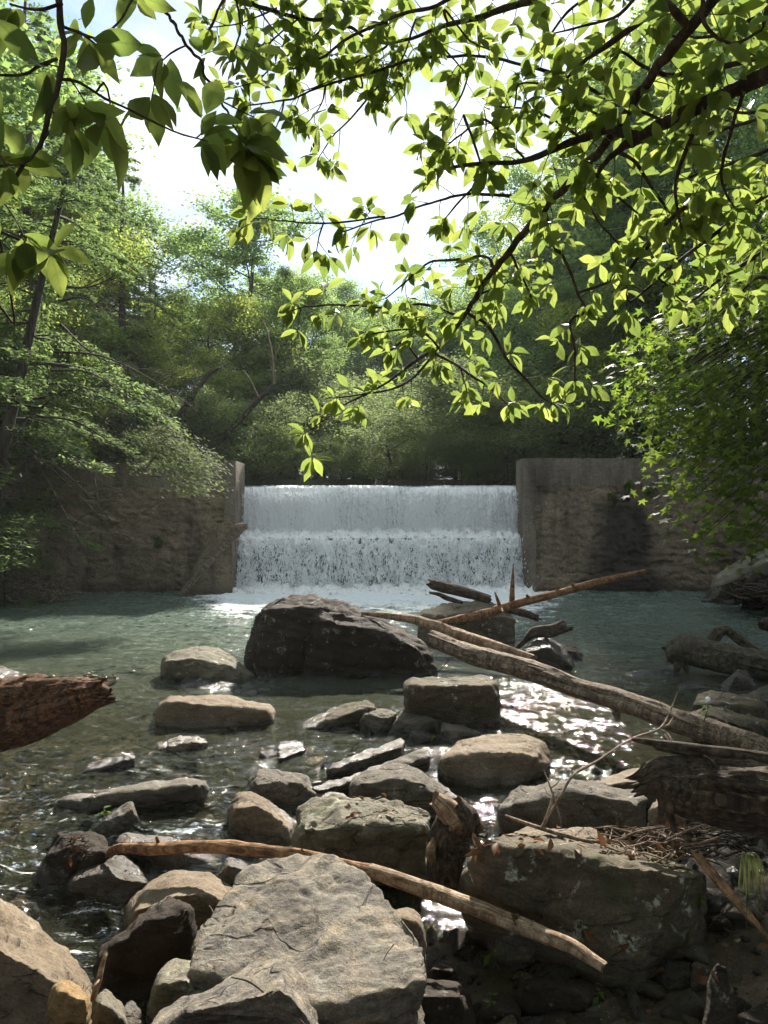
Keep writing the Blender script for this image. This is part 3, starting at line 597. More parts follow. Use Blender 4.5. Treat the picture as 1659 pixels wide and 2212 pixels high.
rock('smooth small hump below the square lichened block', 'grey', (950,1580, 955,1558, 976,1560, 1002,1565, 1025,1575, 1052,1590, 1020,1606, 980,1612, 953,1598), (965,1578, 1010,1580), T=0.35)
rock('square lichened block in front of the driftwood', 'mossy', (872,1495, 877,1474, 891,1467, 923,1470, 1016,1461, 1045,1458, 1073,1470, 1081,1489, 1083,1516, 1080,1576, 1026,1580, 950,1560, 874,1535), (885,1482, 960,1484, 1062,1480), T=0.62, rr=0.06, rnd=4, Yf=6.5)
rock('small grey stone between the square block and the rounded block', 'grey', (990,1580, 1030,1570, 1080,1575, 1090,1590, 1050,1600, 1000,1598), T=0.25)
rock('big smooth rounded block right of centre in the shallows', 'tan', (949,1642, 955,1628, 984,1604, 1045,1588, 1082,1585, 1133,1586, 1171,1603, 1183,1631, 1187,1656, 1148,1688, 1125,1706, 1026,1707, 968,1697, 952,1668), (965,1642, 1040,1622, 1110,1622, 1160,1636), T=0.7, rr=0.10, rnd=4, lay=0.2)
rock('pale flat plate tilted out of the shallow water', 'wet', (602,1600, 612,1594, 654,1599, 660,1618, 622,1640, 600,1641), zb=-0.04, T=0.35, Yf=5.75, flat=0.025, rnd=1)
rock('brown plate lying under the shallow water', 'tan', (612,1642, 665,1604, 700,1612, 702,1640, 650,1668, 616,1664), zb=-0.14, T=0.4, rnd=2)
rock('long wet ledge stone in the centre shallows', 'wet', (700,1660, 719,1643, 794,1611, 865,1594, 877,1599, 873,1609, 823,1630, 819,1642, 760,1664, 722,1676), (730,1660, 790,1648, 815,1634), T=0.35, rr=0.1, rnd=1, flat=0.06)
rock('second long ledge stone with a sunlit top edge', 'grey', (664,1696, 708,1682, 808,1650, 844,1643, 926,1612, 932,1630, 850,1660, 760,1706, 701,1724, 672,1712), (690,1706, 760,1688, 850,1648, 922,1622), T=0.4, rr=0.1, rnd=1, flat=0.09)
rock('small lone stone awash right of the rounded block', 'wet', (1216,1657, 1228,1642, 1250,1641, 1272,1647, 1262,1655, 1225,1661), T=0.2)
rock('black glossy cobble awash under the hanging twig', 'wet', (1330,1654, 1358,1637, 1382,1637, 1406,1652, 1380,1662, 1345,1662), T=0.25)
rock('flat wet stone beside the stump with a bright film', 'wet', (1036,1726, 1053,1712, 1085,1708, 1121,1708, 1145,1712, 1128,1726, 1064,1744), T=0.3)
# --- near shore
rock('rough brown rock behind the rounded brown one', 'grey', (528,1712, 540,1679, 558,1659, 572,1658, 593,1670, 611,1662, 651,1672, 669,1693, 691,1727, 658,1748, 629,1762, 560,1760), (550,1690, 600,1690, 650,1695), T=0.5, rnd=2, amp=1.4)
rock('smooth rounded brown rock leaning on the pale block', 'tan', (490,1785, 493,1746, 515,1714, 543,1710, 572,1723, 611,1748, 641,1771, 643,1795, 630,1834, 558,1832, 507,1814), (510,1745, 560,1740, 625,1785), T=0.45, rr=0.12, rnd=5)
rock('long sloping grey rock behind the stump', 'grey', (755,1704, 762,1679, 783,1668, 851,1656, 869,1649, 898,1653, 933,1674, 987,1720, 1025,1752, 980,1775, 890,1765, 790,1740), (775,1690, 850,1676, 920,1690, 990,1740), T=0.5, zb=0.0, rr=0.12, rnd=3, lay=0.4)
rock('low tan stone wedged behind the pale block', 'tan', (640,1735, 665,1715, 700,1705, 740,1712, 760,1730, 720,1750, 650,1750), zb=0.02, T=0.25)
rock('pale lichened block with a hollowed knobbly top', 'lichen', (634,1838, 643,1792, 647,1750, 686,1728, 762,1712, 830,1710, 887,1730, 934,1760, 928,1795, 920,1856, 912,1890, 844,1895, 744,1880, 660,1860), (655,1790, 700,1800, 780,1795, 850,1788, 925,1784), zb=0.06, T=0.62, Yf=3.62, rr=0.08, rnd=3, amp=1.9, res=70)
rock('dark rough rock standing in the rapids with debris on it', 'dark', (64,1920, 90,1860, 107,1825, 129,1796, 158,1801, 208,1799, 229,1814, 248,1834, 240,1880, 180,1925, 100,1930), (100,1850, 150,1830, 220,1840), T=0.38, rnd=2, amp=1.5)
rock('wet bulging grey-brown rock shining under the stick', 'wet', (134,1942, 143,1900, 172,1871, 200,1860, 265,1849, 286,1860, 310,1885, 338,1905, 300,1945, 265,1968, 229,1964, 172,1953), (155,1905, 220,1885, 290,1900), T=0.4, rr=0.12, rnd=4)
rock('wet flat slab behind the end of the reddish stick', 'wet', (246,1816, 272,1796, 311,1806, 362,1804, 401,1816, 476,1856, 470,1880, 400,1890, 300,1870, 250,1830), (280,1816, 360,1822, 440,1858), T=0.35, rnd=2)
rock('small cracked rock below the reddish stick', 'wet', (471,1890, 490,1852, 516,1856, 543,1871, 540,1900, 512,1922, 483,1908), (492,1868, 525,1876), zb=0.08, T=0.25, rnd=2)
rock('smooth tan boulder sunlit beside the great slab', 'tan', (260,2004, 272,1964, 308,1928, 322,1903, 358,1886, 397,1874, 455,1881, 480,1896, 520,1921, 530,1990, 450,2030, 350,2030, 280,2020), (290,1965, 370,1935, 450,1930, 510,1960), zb=0.02, T=0.5, rr=0.1, Yf=3.22, rnd=5, amp=0.7)
rock('dark leaning wedge with a sharp crest in the near shore', 'dark', (196,2095, 215,2050, 272,2007, 308,1975, 365,1929, 408,1954, 422,1975, 416,2032, 405,2090, 337,2150, 300,2180, 240,2175, 210,2125), (240,2045, 330,1985, 405,1962), zb=0.0, T=0.33, Yf=2.86, rr=0.05, rnd=2, amp=1.1, lay=0.6)
rock('great flat slab of rippled grey sandstone in front', 'slab',
     (412,2096, 426,2050, 430,2020, 455,2000, 512,1921, 532,1871, 590,1855, 636,1844, 668,1846, 700,1862, 733,1882, 776,1883, 805,1900, 837,1939, 880,1993, 903,2007, 917,2040, 921,2070, 922,2120, 908,2146, 850,2200, 740,2240, 560,2200, 440,2130),
     (440,2062, 530,2104, 610,2135, 690,2172, 760,2152, 850,2105, 917,2068), zb=0.12, T=0.95, Yf=2.02, rr=0.06, rnd=2, amp=0.75, lay=1.0, res=100, tilt=(0.35, -0.25, 1.0), flat=0.56)
rock('small round tan stone tucked behind the great slab', 'tan', (846,1985, 852,1970, 880,1961, 905,1977, 915,2007, 918,2050, 880,2055, 850,2020), (862,1985, 900,1995), zb=0.25, T=0.25, Yf=2.55)
rock('grey pointed rock between the leaning wedge and the bottom rock', 'lichen', (318,2196, 329,2125, 351,2086, 379,2072, 412,2074, 433,2103, 466,2136, 470,2180, 420,2225, 344,2230), (340,2130, 400,2115, 450,2145), zb=0.05, T=0.3, Yf=2.46, rnd=3)
rock('rough grey rock cut by the bottom edge below the great slab', 'slab', (315,2240, 344,2190, 430,2146, 486,2133, 522,2129, 558,2101, 593,2085, 615,2086, 640,2118, 670,2160, 720,2240, 730,2330, 320,2330), (420,2175, 520,2165, 610,2125, 660,2180), zb=0.2, T=0.4, Yf=1.85, rr=0.1, rnd=3, lay=0.3)
rock('huge smooth tan boulder rising out of the lower left corner', 'tan', (-260,2000, -120,1900, 0,1927, 43,1970, 93,2010, 107,2036, 150,2075, 200,2121, 202,2165, 160,2260, 0,2360, -260,2360), (-60,2010, 40,2090, 130,2130, 185,2160), zb=0.05, T=0.95, Yf=2.15, rr=0.10, rnd=4, amp=0.8, lay=0.3, res=64)
rock('small ochre sandstone lump at the bottom left', 'orange', (102,2200, 111,2136, 136,2114, 172,2124, 197,2153, 201,2205, 180,2250, 110,2250), (125,2140, 185,2160), zb=0.3, T=0.2, Yf=2.05, rnd=2)
rock('small pale stone right of the ochre lump', 'lichen', (190,2225, 200,2158, 229,2132, 243,2146, 258,2172, 282,2220, 270,2260, 200,2260), (215,2165, 245,2180), zb=0.2, T=0.22, Yf=2.2, rnd=3)
rock('little wet stone beside the small pale one', 'wet', (258,2215, 262,2172, 285,2162, 302,2180, 312,2215, 300,2240, 265,2240), zb=0.05, T=0.2, Yf=2.4, rnd=3)
rock('great lichen-spotted boulder filling the near right bank', 'mossy',
     (994,1908, 1013,1864, 1030,1831, 1055,1811, 1084,1794, 1138,1789, 1179,1797, 1311,1818, 1386,1847, 1485,1868, 1536,1885, 1530,1940, 1514,2007, 1448,2038, 1386,2070, 1311,2068, 1274,2040, 1212,1991, 1084,1933, 1009,1918),
     (1045,1830, 1130,1832, 1240,1852, 1330,1880, 1400,1888, 1500,1890, 1376,1960), zb=0.24, T=0.8, Yf=2.82, rr=0.10, rnd=2, amp=1.0, lay=0.3, res=86)
rock('long rough grey boulder behind the great lichened one', 'grey', (1080,1745, 1121,1715, 1152,1706, 1190,1696, 1236,1689, 1301,1702, 1358,1704, 1401,1722, 1398,1750, 1370,1786, 1350,1796, 1255,1800, 1087,1775), (1115,1735, 1230,1712, 1330,1722, 1380,1735), zb=0.1, T=0.55, Yf=4.2, rr=0.1, rnd=2, amp=1.3)
rock('smooth pale boulder half hidden behind the rotten log', 'tan', (1265,1700, 1331,1672, 1388,1653, 1425,1648, 1480,1660, 1500,1720, 1400,1740, 1290,1730), (1320,1695, 1400,1680), zb=0.05, T=0.6, Yf=4.5, rnd=5, amp=0.6)
rock('small tan rock under the rotten log', 'tan', (1398,1750, 1423,1718, 1472,1740, 1482,1766, 1446,1800, 1405,1800), (1420,1740, 1460,1755), zb=0.15, T=0.3, Yf=3.75, rnd=3)
rock('low tan slab littered with twigs behind the lichened boulder', 'tan', (1080,1800, 1150,1786, 1250,1784, 1290,1786, 1318,1810, 1280,1830, 1120,1825), zb=0.3, T=0.4, Yf=3.45, rnd=3)
rock('grey rock under the end of the long stick', 'grey', (1052,2024, 1071,1997, 1117,2000, 1220,2008, 1240,2020, 1200,2050, 1125,2072, 1072,2068), (1085,2020, 1150,2028, 1215,2025), zb=0.14, T=0.35, Yf=2.95, rnd=3)
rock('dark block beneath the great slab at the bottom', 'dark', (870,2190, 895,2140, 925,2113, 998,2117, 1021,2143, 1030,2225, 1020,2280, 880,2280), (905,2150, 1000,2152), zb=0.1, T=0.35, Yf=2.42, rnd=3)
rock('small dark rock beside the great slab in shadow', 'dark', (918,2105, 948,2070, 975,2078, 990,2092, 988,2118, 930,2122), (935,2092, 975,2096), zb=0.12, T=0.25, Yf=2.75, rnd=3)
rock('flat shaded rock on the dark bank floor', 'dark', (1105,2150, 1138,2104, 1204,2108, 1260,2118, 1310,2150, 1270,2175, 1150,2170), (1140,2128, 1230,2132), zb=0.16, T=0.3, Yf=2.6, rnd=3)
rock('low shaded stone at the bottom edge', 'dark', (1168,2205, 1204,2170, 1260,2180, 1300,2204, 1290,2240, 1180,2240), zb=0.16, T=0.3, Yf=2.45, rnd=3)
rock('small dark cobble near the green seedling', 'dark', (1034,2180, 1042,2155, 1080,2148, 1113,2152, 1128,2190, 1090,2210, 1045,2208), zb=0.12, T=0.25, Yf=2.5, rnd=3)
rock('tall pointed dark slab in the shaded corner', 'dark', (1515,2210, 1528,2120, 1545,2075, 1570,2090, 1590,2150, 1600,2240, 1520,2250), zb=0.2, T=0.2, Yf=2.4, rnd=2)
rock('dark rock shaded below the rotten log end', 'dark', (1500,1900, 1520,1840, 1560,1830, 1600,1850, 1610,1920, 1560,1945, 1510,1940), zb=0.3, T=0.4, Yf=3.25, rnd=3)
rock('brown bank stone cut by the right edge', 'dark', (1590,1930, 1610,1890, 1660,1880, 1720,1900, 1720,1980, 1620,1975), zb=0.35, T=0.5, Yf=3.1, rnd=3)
# --- far right bank
rock('pale grey leaning slab on the far bank beside the dam wall', 'lichen', (1538,1250, 1556,1233, 1580,1223, 1640,1190, 1690,1165, 1760,1170, 1740,1220, 1612,1250, 1556,1268), (1560,1245, 1620,1222, 1700,1190), zb=0.55, T=1.0, Yf=14.0, rnd=2, lay=0.6)
rock('dark ribbed slab dipping into the pool at the far bank', 'wet', (1513,1298, 1540,1278, 1570,1261, 1607,1254, 1640,1270, 1640,1306, 1580,1309, 1520,1303), (1540,1290, 1600,1272), T=1.2, rnd=2, lay=1.2)
rock('dark rock under the debris on the far bank', 'dark', (1600,1300, 1612,1262, 1650,1258, 1720,1265, 1720,1312, 1620,1312), zb=0.0, T=1.0, Yf=14.2, rnd=3)

# --- smaller angular stones wedged between the big ones
rg = np.random.RandomState(31); stones = []
def chip(seed, n=11, res=20):
    r_ = np.random.RandomState(seed); p = r_.normal(size=(n, 3)); p /= np.linalg.norm(p, axis=1)[:, None]; p *= np.array((1, 0.8, 0.55)) * r_.uniform(0.75, 1.1, (n, 1))
    o = put('t', None) if False else bpy.data.objects.new('t', bpy.data.meshes.new('stone')); COL.objects.link(o); bm = hull_bm(p); bm.to_mesh(o.data); bm.free()
    md = o.modifiers.new('r', 'REMESH'); md.mode = 'VOXEL'; md.voxel_size = 2.0 / res; ms = o.modifiers.new('s', 'SMOOTH'); ms.iterations = 1
    me = bpy.data.meshes.new_from_object(o.evaluated_get(bpy.context.evaluated_depsgraph_get())); old = o.data; bpy.data.objects.remove(o); bpy.data.meshes.remove(old)
    k = len(me.vertices); V = np.empty(k * 3, np.float32); me.vertices.foreach_get('co', V); V = V.reshape(-1, 3).astype(float); V *= (1 + 0.07 * fbm(V * 2.2 + seed, 4, 0.55))[:, None]
    me.vertices.foreach_set('co', V.astype(np.float32).ravel()); me.polygons.foreach_set('use_smooth', np.ones(len(me.polygons), bool)); me.update(); me.name = 'stone'; return me
CH_ = {}
for k in range(6):
    for mt in ('dark', 'wet', 'grey', 'mossy'):
        c_ = chip(40 + k) if (k, 0) not in CH_ else CH_[(k, 0)].copy(); CH_.setdefault((k, 0), c_); c_.materials.clear(); c_.materials.append(RK[mt]); CH_[(k, mt)] = c_
def scatter(n, box, size, mats, label, group, lift=0.1, seed=1):
    r_ = np.random.RandomState(seed)
    for k in range(n):
        u, v = r_.uniform(box[0], box[1]), r_.uniform(box[2], box[3]); Y = Yon(v, 0.12); x = (u - UW / 2) / FPX * Y; z = float(ground_h(np.array([x]), np.array([Y]))[0]); s = r_.uniform(*size)
        o = put('stone', CH_[(r_.randint(6), mats[r_.randint(len(mats))])], None, (x, Y, max(z, -0.06) + lift * s)); o.scale = (s, s, s); o.rotation_euler = (r_.normal(0, .25), r_.normal(0, .25), r_.uniform(0, 6.28)); tag(o, label, 'stone', group)
scatter(70, (925, 1700, 1990, 2260), (0.05, 0.15), ('dark', 'grey', 'wet', 'mossy'), 'small angular stone on the shaded bank floor at lower right', 'stones on the shaded bank floor', seed=2)
scatter(16, (1380, 1680, 1800, 1960), (0.05, 0.12), ('dark', 'grey'), 'small angular stone on the bank below the rotten log', 'stones below the rotten log', seed=3)
scatter(20, (120, 560, 1800, 2180), (0.05, 0.10), ('dark', 'wet', 'grey'), 'small stone wedged in the gaps left of the great slab', 'stones in the gaps left of the slab', 0.3, seed=4)
scatter(44, (560, 1420, 1580, 1790), (0.06, 0.14), ('wet', 'wet', 'grey', 'mossy'), 'small wet stone in the shallows among the middle rocks', 'stones among the middle rocks', 0.4, seed=5)
scatter(16, (20, 560, 1600, 1800), (0.07, 0.16), ('wet',), 'small wet stone awash in the rapids on the left', 'stones awash in the rapids', -0.35, seed=6)
scatter(16, (1200, 1660, 1420, 1680), (0.08, 0.18), ('wet', 'dark'), 'small dark stone awash beyond the long trunk', 'stones awash beyond the trunk', -0.2, seed=7)
# --- loose pebbles and cobbles between the rocks and on the stream bed: too many and too small to count
rg = np.random.RandomState(11)
ico = bmesh.new(); bmesh.ops.create_icosphere(ico, subdivisions=1, radius=1.0); IV = np.array([v.co[:] for v in ico.verts]); ico.faces.ensure_lookup_table(); IF = np.array([[v.index for v in f.verts] for f in ico.faces]); ico.free()
def pebbles(n, xr, yr, smin, smax, seed):
    rg = np.random.RandomState(seed); x = rg.uniform(*xr, n); y = yr[0] + (yr[1] - yr[0]) * rg.rand(n) ** 1.3; z = ground_h(x, y)
    s = smin * (smax / smin) ** (rg.rand(n) ** 2.2); Q = rg.normal(size=(n, 3, 3)); Q, _ = np.linalg.qr(Q)
    ax = np.stack([s, s * rg.uniform(0.6, 0.95, n), s * rg.uniform(0.3, 0.65, n)], -1)
    W = IV[None] * (1 + 0.16 * rg.normal(size=(n, len(IV), 1)).clip(-1.5, 1.5)) * ax[:, None]
    a = rg.uniform(0, 6.28, n); ca, sa = np.cos(a), np.sin(a); R = np.zeros((n, 3, 3)); R[:, 0, 0] = ca; R[:, 0, 1] = -sa; R[:, 1, 0] = sa; R[:, 1, 1] = ca; R[:, 2, 2] = 1
    R = R @ (np.eye(3)[None] * 0.92 + 0.13 * Q)
    W = np.einsum('nij,nkj->nki', R, W) + np.stack([x, y, z + 0.15 * s], -1)[:, None]
    return W.reshape(-1, 3), (IF[None] + np.arange(n)[:, None, None] * len(IV)).reshape(-1, 3)
for nm, lab, a in (('gravel', 'loose wet pebbles and cobbles over the stream bed', (2600, (-3.6, 3.2), (3.4, 9.0), 0.02, 0.17, 1)),
                   ('shore_gravel', 'loose stones and grit between the near shore rocks', (3600, (-1.4, 2.4), (1.6, 4.4), 0.006, 0.035, 2))):
    V, F = pebbles(*a); tag(put(nm, mesh_np(nm, V, F, True, (RK['wet' if nm == 'gravel' else 'dark'],))), lab, 'gravel', None, 'stuff')
V, F = pebbles(420, (-4.8, -3.2), (7.7, 8.7), 0.02, 0.06, 5); V[:, 2] += 0.30
tag(put('gravel_bar', mesh_np('gravel_bar', V, F, True, (RK['orange'],))), 'low bar of ochre pebbles behind the broken log', 'gravel', None, 'stuff')
# ------------------------------------------------------------------ driftwood
def log_mesh(name, C3, R, mat, seed=0, sides=22, seg=0.02, rough=1.0, jag=(0.0, 0.0), twist=0.6, split=0.0, flat=1.0):
    """trunk along points C3 with radii R: furrowed surface, ragged broken ends (jag = length of the splinters in metres at start and end)"""
    C3 = np.asarray(C3, float); ln = np.linalg.norm(np.diff(C3, axis=0), axis=1).sum(); n = int(min(260, max(8, ln / seg)))
    c = catmull(C3, n); tt = np.linspace(0, 1, n); r = np.interp(tt, np.linspace(0, 1, len(R)), R)
    t, nn, bb = frames(c); a = np.linspace(0, 2 * math.pi, sides, endpoint=False)
    s = tt * ln; S, A = np.meshgrid(s, a, indexing='ij'); Rm = np.repeat(r[:, None], sides, 1); r0 = float(np.mean(R))
    tw = A + twist * S / max(ln, 0.3)
    q = lambda k, fs, o: np.stack([np.cos(tw) * k, np.sin(tw) * k, S * fs + o], -1).reshape(-1, 3)
    knob = fbm(q(1.0, 1.1 / max(r0, .03) * 0.25, seed), 3).reshape(n, sides)
    fur = fbm(q(4.5 if sides < 34 else 8.0, 2.2 if sides < 34 else 0.9, seed + 5), 4, 0.6).reshape(n, sides)
    fin = fbm(q(9.0, 6.0, seed + 9), 3, 0.6).reshape(n, sides)
    Rm = Rm * (1 + rough * (0.10 * knob + 0.075 * fur + 0.04 * fin))
    if split:
        ck = np.exp(-((np.mod(tw - 1.2 + 0.5 * np.sin(S * 2 + seed), 2 * math.pi) - 0.6) / 0.16) ** 2) * np.clip(np.sin(S / ln * math.pi * 1.3), 0, 1); Rm = Rm * (1 - split * ck)
    V = c[:, None] + Rm[..., None] * (np.cos(A)[..., None] * nn[:, None] * flat + np.sin(A)[..., None] * bb[:, None])
    rg = np.random.RandomState(int(seed * 7) % 9999)
    for e, (k, sg) in enumerate(((0, -1), (n - 1, 1))):
        if jag[e] > 0:
            w = rg.rand(sides) ** 1.7; w = (w + np.roll(w, 1) * 0.5) / 1.5
            m_ = min(n // 3, max(3, int(jag[e] / seg)))
            for d in range(m_):
                V[k - sg * d] += sg * t[k] * (jag[e] * w * (1 - d / m_) ** 2)[:, None]
    V = V.reshape(-1, 3); F = grid_faces(n, sides, True)[:, ::-1]; extra = []
    for e, (k, sg) in enumerate(((0, -1), (n - 1, 1))):      # hollowed, splintered end faces
        ring = np.arange(sides) + k * sides; ctr = V[ring].mean(0); base = len(V)
        inner = ctr + (V[ring] - ctr) * 0.55 - sg * t[k] * (0.5 * r[k] + rg.uniform(-0.35, 0.5, sides) * r[k])[:, None]
        V = np.vstack([V, inner, (ctr - sg * t[k] * 0.4 * r[k])[None]])
        i = np.arange(sides); j = (i + 1) % sides
        qd = np.stack([ring[i], base + i, base + j, ring[j]], -1); tr = np.stack([base + i, np.full(sides, base + sides), base + j], -1)
        if e == 0: qd, tr = qd[:, ::-1], tr[:, ::-1]
        extra += [qd[:, ::-1], tr[:, ::-1]]
    uvx = np.concatenate([np.repeat(s[:, None], sides, 1).ravel() * 3, np.zeros(2 * (sides + 1))]); uvy = np.concatenate([(np.sin(A) * 0.5 * (1 + 0 * S)).ravel() * r0 * 6, np.linspace(0, 1, 2 * (sides + 1))])
    me = mesh_np(name, V, [F] + extra, True, (BK[mat],))
    lv = np.empty(len(me.loops), np.int32); me.loops.foreach_get('vertex_index', lv)
    uv = me.uv_layers.new(name='along'); uv.data.foreach_set('uv', np.stack([uvx[lv], uvy[lv]], -1).astype(np.float32).ravel())
    me.set_sharp_from_angle(angle=math.radians(55)); return me
def trace(pts):
    p = np.array(pts, float).reshape(-1, 4); return [P(u, v, y) for u, v, y, d in p], [d / 2 * y / FPX for u, v, y, d in p]
def log(label, mat, pts, name='log', cat='log', stubs=(), group=None, **k):
    C3, R = trace(pts); base = np.array(C3[0]); root = tag(empty(name, base), label, cat, group) if stubs else None
    me = log_mesh('trunk' if stubs else name, np.array(C3) - base, R, mat, seed=(sum(map(ord, label)) % 83) + 0.5, **k)
    if not stubs: return tag(put(name, me, None, base), label, cat, group)
    put('trunk', me, root)
    for i, (sp, nm) in enumerate(stubs):
        c2, r2 = trace(sp); put(nm, log_mesh(nm, np.array(c2) - base, r2, {'fibrous_top': 'pale', 'peeling_bark': 'pale', 'peeled_end': 'pale'}.get(nm, mat), seed=i + 3.3, sides=10, seg=0.012, rough=0.7, jag=(0, r2[-1])), root)
    return root
log('long weathered trunk reaching from the dark boulder to the right bank', 'grey',
    (938,1380,8.35,32, 1026,1416,7.7,44, 1140,1446,7.0,43, 1255,1488,6.35,43, 1369,1524,5.85,46, 1503,1570,5.35,51, 1598,1600,5.05,48, 1690,1630,4.75,42),
    stubs=(((1198,1466,6.7,14, 1180,1452,6.7,12, 1140,1438,6.8,4), 'splinter'), ((1330,1535,5.95,20, 1335,1552,5.95,12), 'knot'), ((1480,1556,5.42,18, 1500,1546,5.4,11, 1512,1540,5.4,5), 'stub'), ((1440,1590,5.3,16, 1450,1606,5.2,12, 1446,1618,5.2,7), 'stub')),
    sides=36, jag=(0.08, 0.1), rough=1.15, split=0.3)
log('thinner peeled trunk lying over the back of the dark boulder', 'pale',
    (783,1325,8.95,7, 844,1331,8.85,15, 901,1340,8.7,21, 951,1356,8.55,23, 1005,1375,8.4,23, 1080,1399,8.0,22, 1150,1420,7.65,13), jag=(0.03, 0.08), rough=0.9, split=0.15)
log('broken branch rising to the right with an upright spike', 'red',
    (925,1352,9.6,16, 1000,1336,9.6,19, 1060,1322,9.6,20, 1100,1309,9.6,19, 1217,1278,9.5,16, 1293,1257,9.4,15, 1392,1234,9.3,10),
    stubs=(((1106,1306,9.6,13, 1107,1260,9.6,9, 1109,1218,9.6,2), 'spike'), ((1081,1312,9.6,9, 1074,1293,9.6,7, 1069,1280,9.6,3), 'stub'), ((1146,1296,9.55,10, 1138,1286,9.55,6), 'stub'), ((1203,1280,9.5,10, 1204,1268,9.5,7), 'stub'), ((1240,1270,9.45,8, 1236,1262,9.45,5), 'stub'), ((1083,1315,9.5,6, 1086,1322,9.4,4), 'stub')), jag=(0.03, 0.06))
log('dark stubby log end behind the rising branch', 'dark', (934,1262,10.9,20, 960,1268,10.8,25, 1005,1280,10.6,24, 1055,1294,10.4,18),
    stubs=(((1000,1302,10.5,7, 965,1292,10.6,12, 948,1284,10.6,9, 928,1280,10.6,5), 'broken_limb'),), jag=(0.1, 0.05))
log('short dark log poking out right of the tall boulder', 'dark', (1090,1316,10.2,14, 1125,1322,10.2,17, 1158,1334,10.2,14), jag=(0.02, 0.1))
log('gnarled dark stump chunk near the glistening rock', 'dark', (1112,1404,9.4,8, 1135,1382,9.4,12, 1155,1366,9.4,24, 1188,1364,9.4,28, 1218,1352,9.4,26), name='stump', cat='stump', jag=(0.02, 0.12), rough=1.8)
log('thick broken log with red splintered end cut by the frame', 'redrot',
    (-330,1600,4.75,190, -150,1580,4.6,175, 0,1545,4.5,148, 90,1528,4.45,120, 170,1508,4.4,88, 212,1498,4.38,56),
    stubs=(((150,1490,4.4,46, 200,1490,4.38,40, 232,1496,4.36,24), 'splinter'), ((60,1485,4.42,40, 140,1478,4.4,30, 200,1476,4.38,14), 'splinter'), ((110,1560,4.45,40, 170,1538,4.42,24, 222,1520,4.4,8), 'splinter'), ((0,1600,4.48,50, 70,1588,4.45,34, 130,1570,4.42,10), 'splinter')),
    sides=72, jag=(0.02, 0.12), rough=1.35, split=0.35)
log('long reddish stick lying across the near rocks', 'red',
    (232,1846,3.85,10, 258,1832,3.78,20, 340,1833,3.66,25, 486,1830,3.46,27, 644,1849,3.26,27, 808,1886,3.06,30),
    stubs=(((345,1826,3.66,9, 340,1814,3.66,9, 338,1808,3.66,6), 'stub'), ((655,1842,3.25,8, 652,1836,3.24,5), 'stub'), ((800,1880,3.07,29, 916,1920,2.94,34, 972,1940,2.88,35, 1096,1989,2.75,35, 1220,2038,2.63,33, 1300,2086,2.55,24), 'peeled_end')), name='stick', cat='stick', sides=20, seg=0.012, jag=(0.05, 0.0), rough=1.2)
log('upright rotting stump with a fibrous top beside the pale block', 'dark', (968,1930,3.42,70, 962,1870,3.42,72, 972,1810,3.42,78, 985,1770,3.42,76, 972,1742,3.42,58),
    stubs=(((985,1775,3.4,64, 965,1748,3.4,50, 942,1728,3.4,30), 'fibrous_top'), ((990,1770,3.4,60, 1010,1762,3.45,50, 1028,1790,3.5,26), 'shoulder'), ((935,1858,3.36,18, 930,1840,3.36,26, 938,1812,3.38,10), 'peeling_bark')), name='stump', cat='stump', jag=(0.0, 0.02), rough=1.6, sides=26)
log('black rotten log overhanging from the right bank', 'dark',
    (1392,1690,3.35,40, 1425,1682,3.35,74, 1480,1700,3.35,108, 1560,1712,3.3,125, 1680,1730,3.2,130, 1900,1760,3.0,135),
    stubs=(((1428,1700,3.32,26, 1430,1740,3.3,16, 1424,1776,3.3,8), 'root'), ((1444,1716,3.3,30, 1446,1750,3.28,20, 1458,1794,3.28,12), 'root'), ((1365,1597,3.45,10, 1440,1609,3.42,20, 1560,1624,3.36,24, 1700,1645,3.3,28), 'splintered_plank'), ((1415,1614,3.42,12, 1500,1626,3.4,24, 1600,1650,3.34,34, 1720,1664,3.3,36), 'splintered_plank'), ((1428,1640,3.4,14, 1520,1648,3.38,30, 1620,1664,3.3,46, 1740,1690,3.25,46), 'splintered_plank'), ((1540,1655,3.3,16, 1528,1640,3.28,10, 1520,1632,3.28,4), 'stub')),
    sides=60, jag=(0.10, 0.02), rough=1.4, split=0.2)
log('mossy sunken log at the right edge of the pool', 'moss', (1445,1412,8.9,40, 1480,1404,8.85,54, 1540,1416,8.75,56, 1640,1438,8.55,58, 1800,1470,8.2,60),
    stubs=(((1465,1430,8.8,20, 1462,1446,8.8,14, 1456,1458,8.8,6), 'root'), ((1480,1436,8.8,16, 1484,1452,8.8,8), 'root')), sides=28, jag=(0.08, 0), rough=1.9)
log('bent mossy branch resting on the sunken log', 'moss', (1535,1398,8.95,18, 1545,1374,8.95,26, 1568,1362,8.95,22, 1600,1384,8.9,19, 1638,1408,8.85,15), name='branch', cat='branch', jag=(0.02, 0.05))
log('dark snag cut by the right edge above the mossy log', 'dark', (1646,1352,9.2,20, 1665,1350,9.2,34, 1720,1360,9.2,36), jag=(0.06, 0))
log('grey trunk leaning against the dam beside the falls', 'grey', (392,1284,16.85,11, 430,1240,16.95,13, 480,1184,17.05,15, 512,1148,17.12,17),
    stubs=(((505,1156,17.1,20, 516,1142,17.12,24, 532,1136,17.12,12), 'root_ball'),), rough=0.9)
log('reddish broken plank leaning down the near right bank', 'red', (1505,1845,3.15,22, 1560,1912,3.0,30, 1610,1968,2.88,24, 1646,2010,2.8,12), name='plank', cat='plank', flat=0.45, jag=(0.03, 0.08), split=0.3)
log('grey board sticking up on the far right bank', 'grey', (1512,1248,14.6,4, 1530,1262,14.5,10, 1548,1276,14.4,9), name='board', cat='board', flat=0.4, jag=(0.05, 0.02))
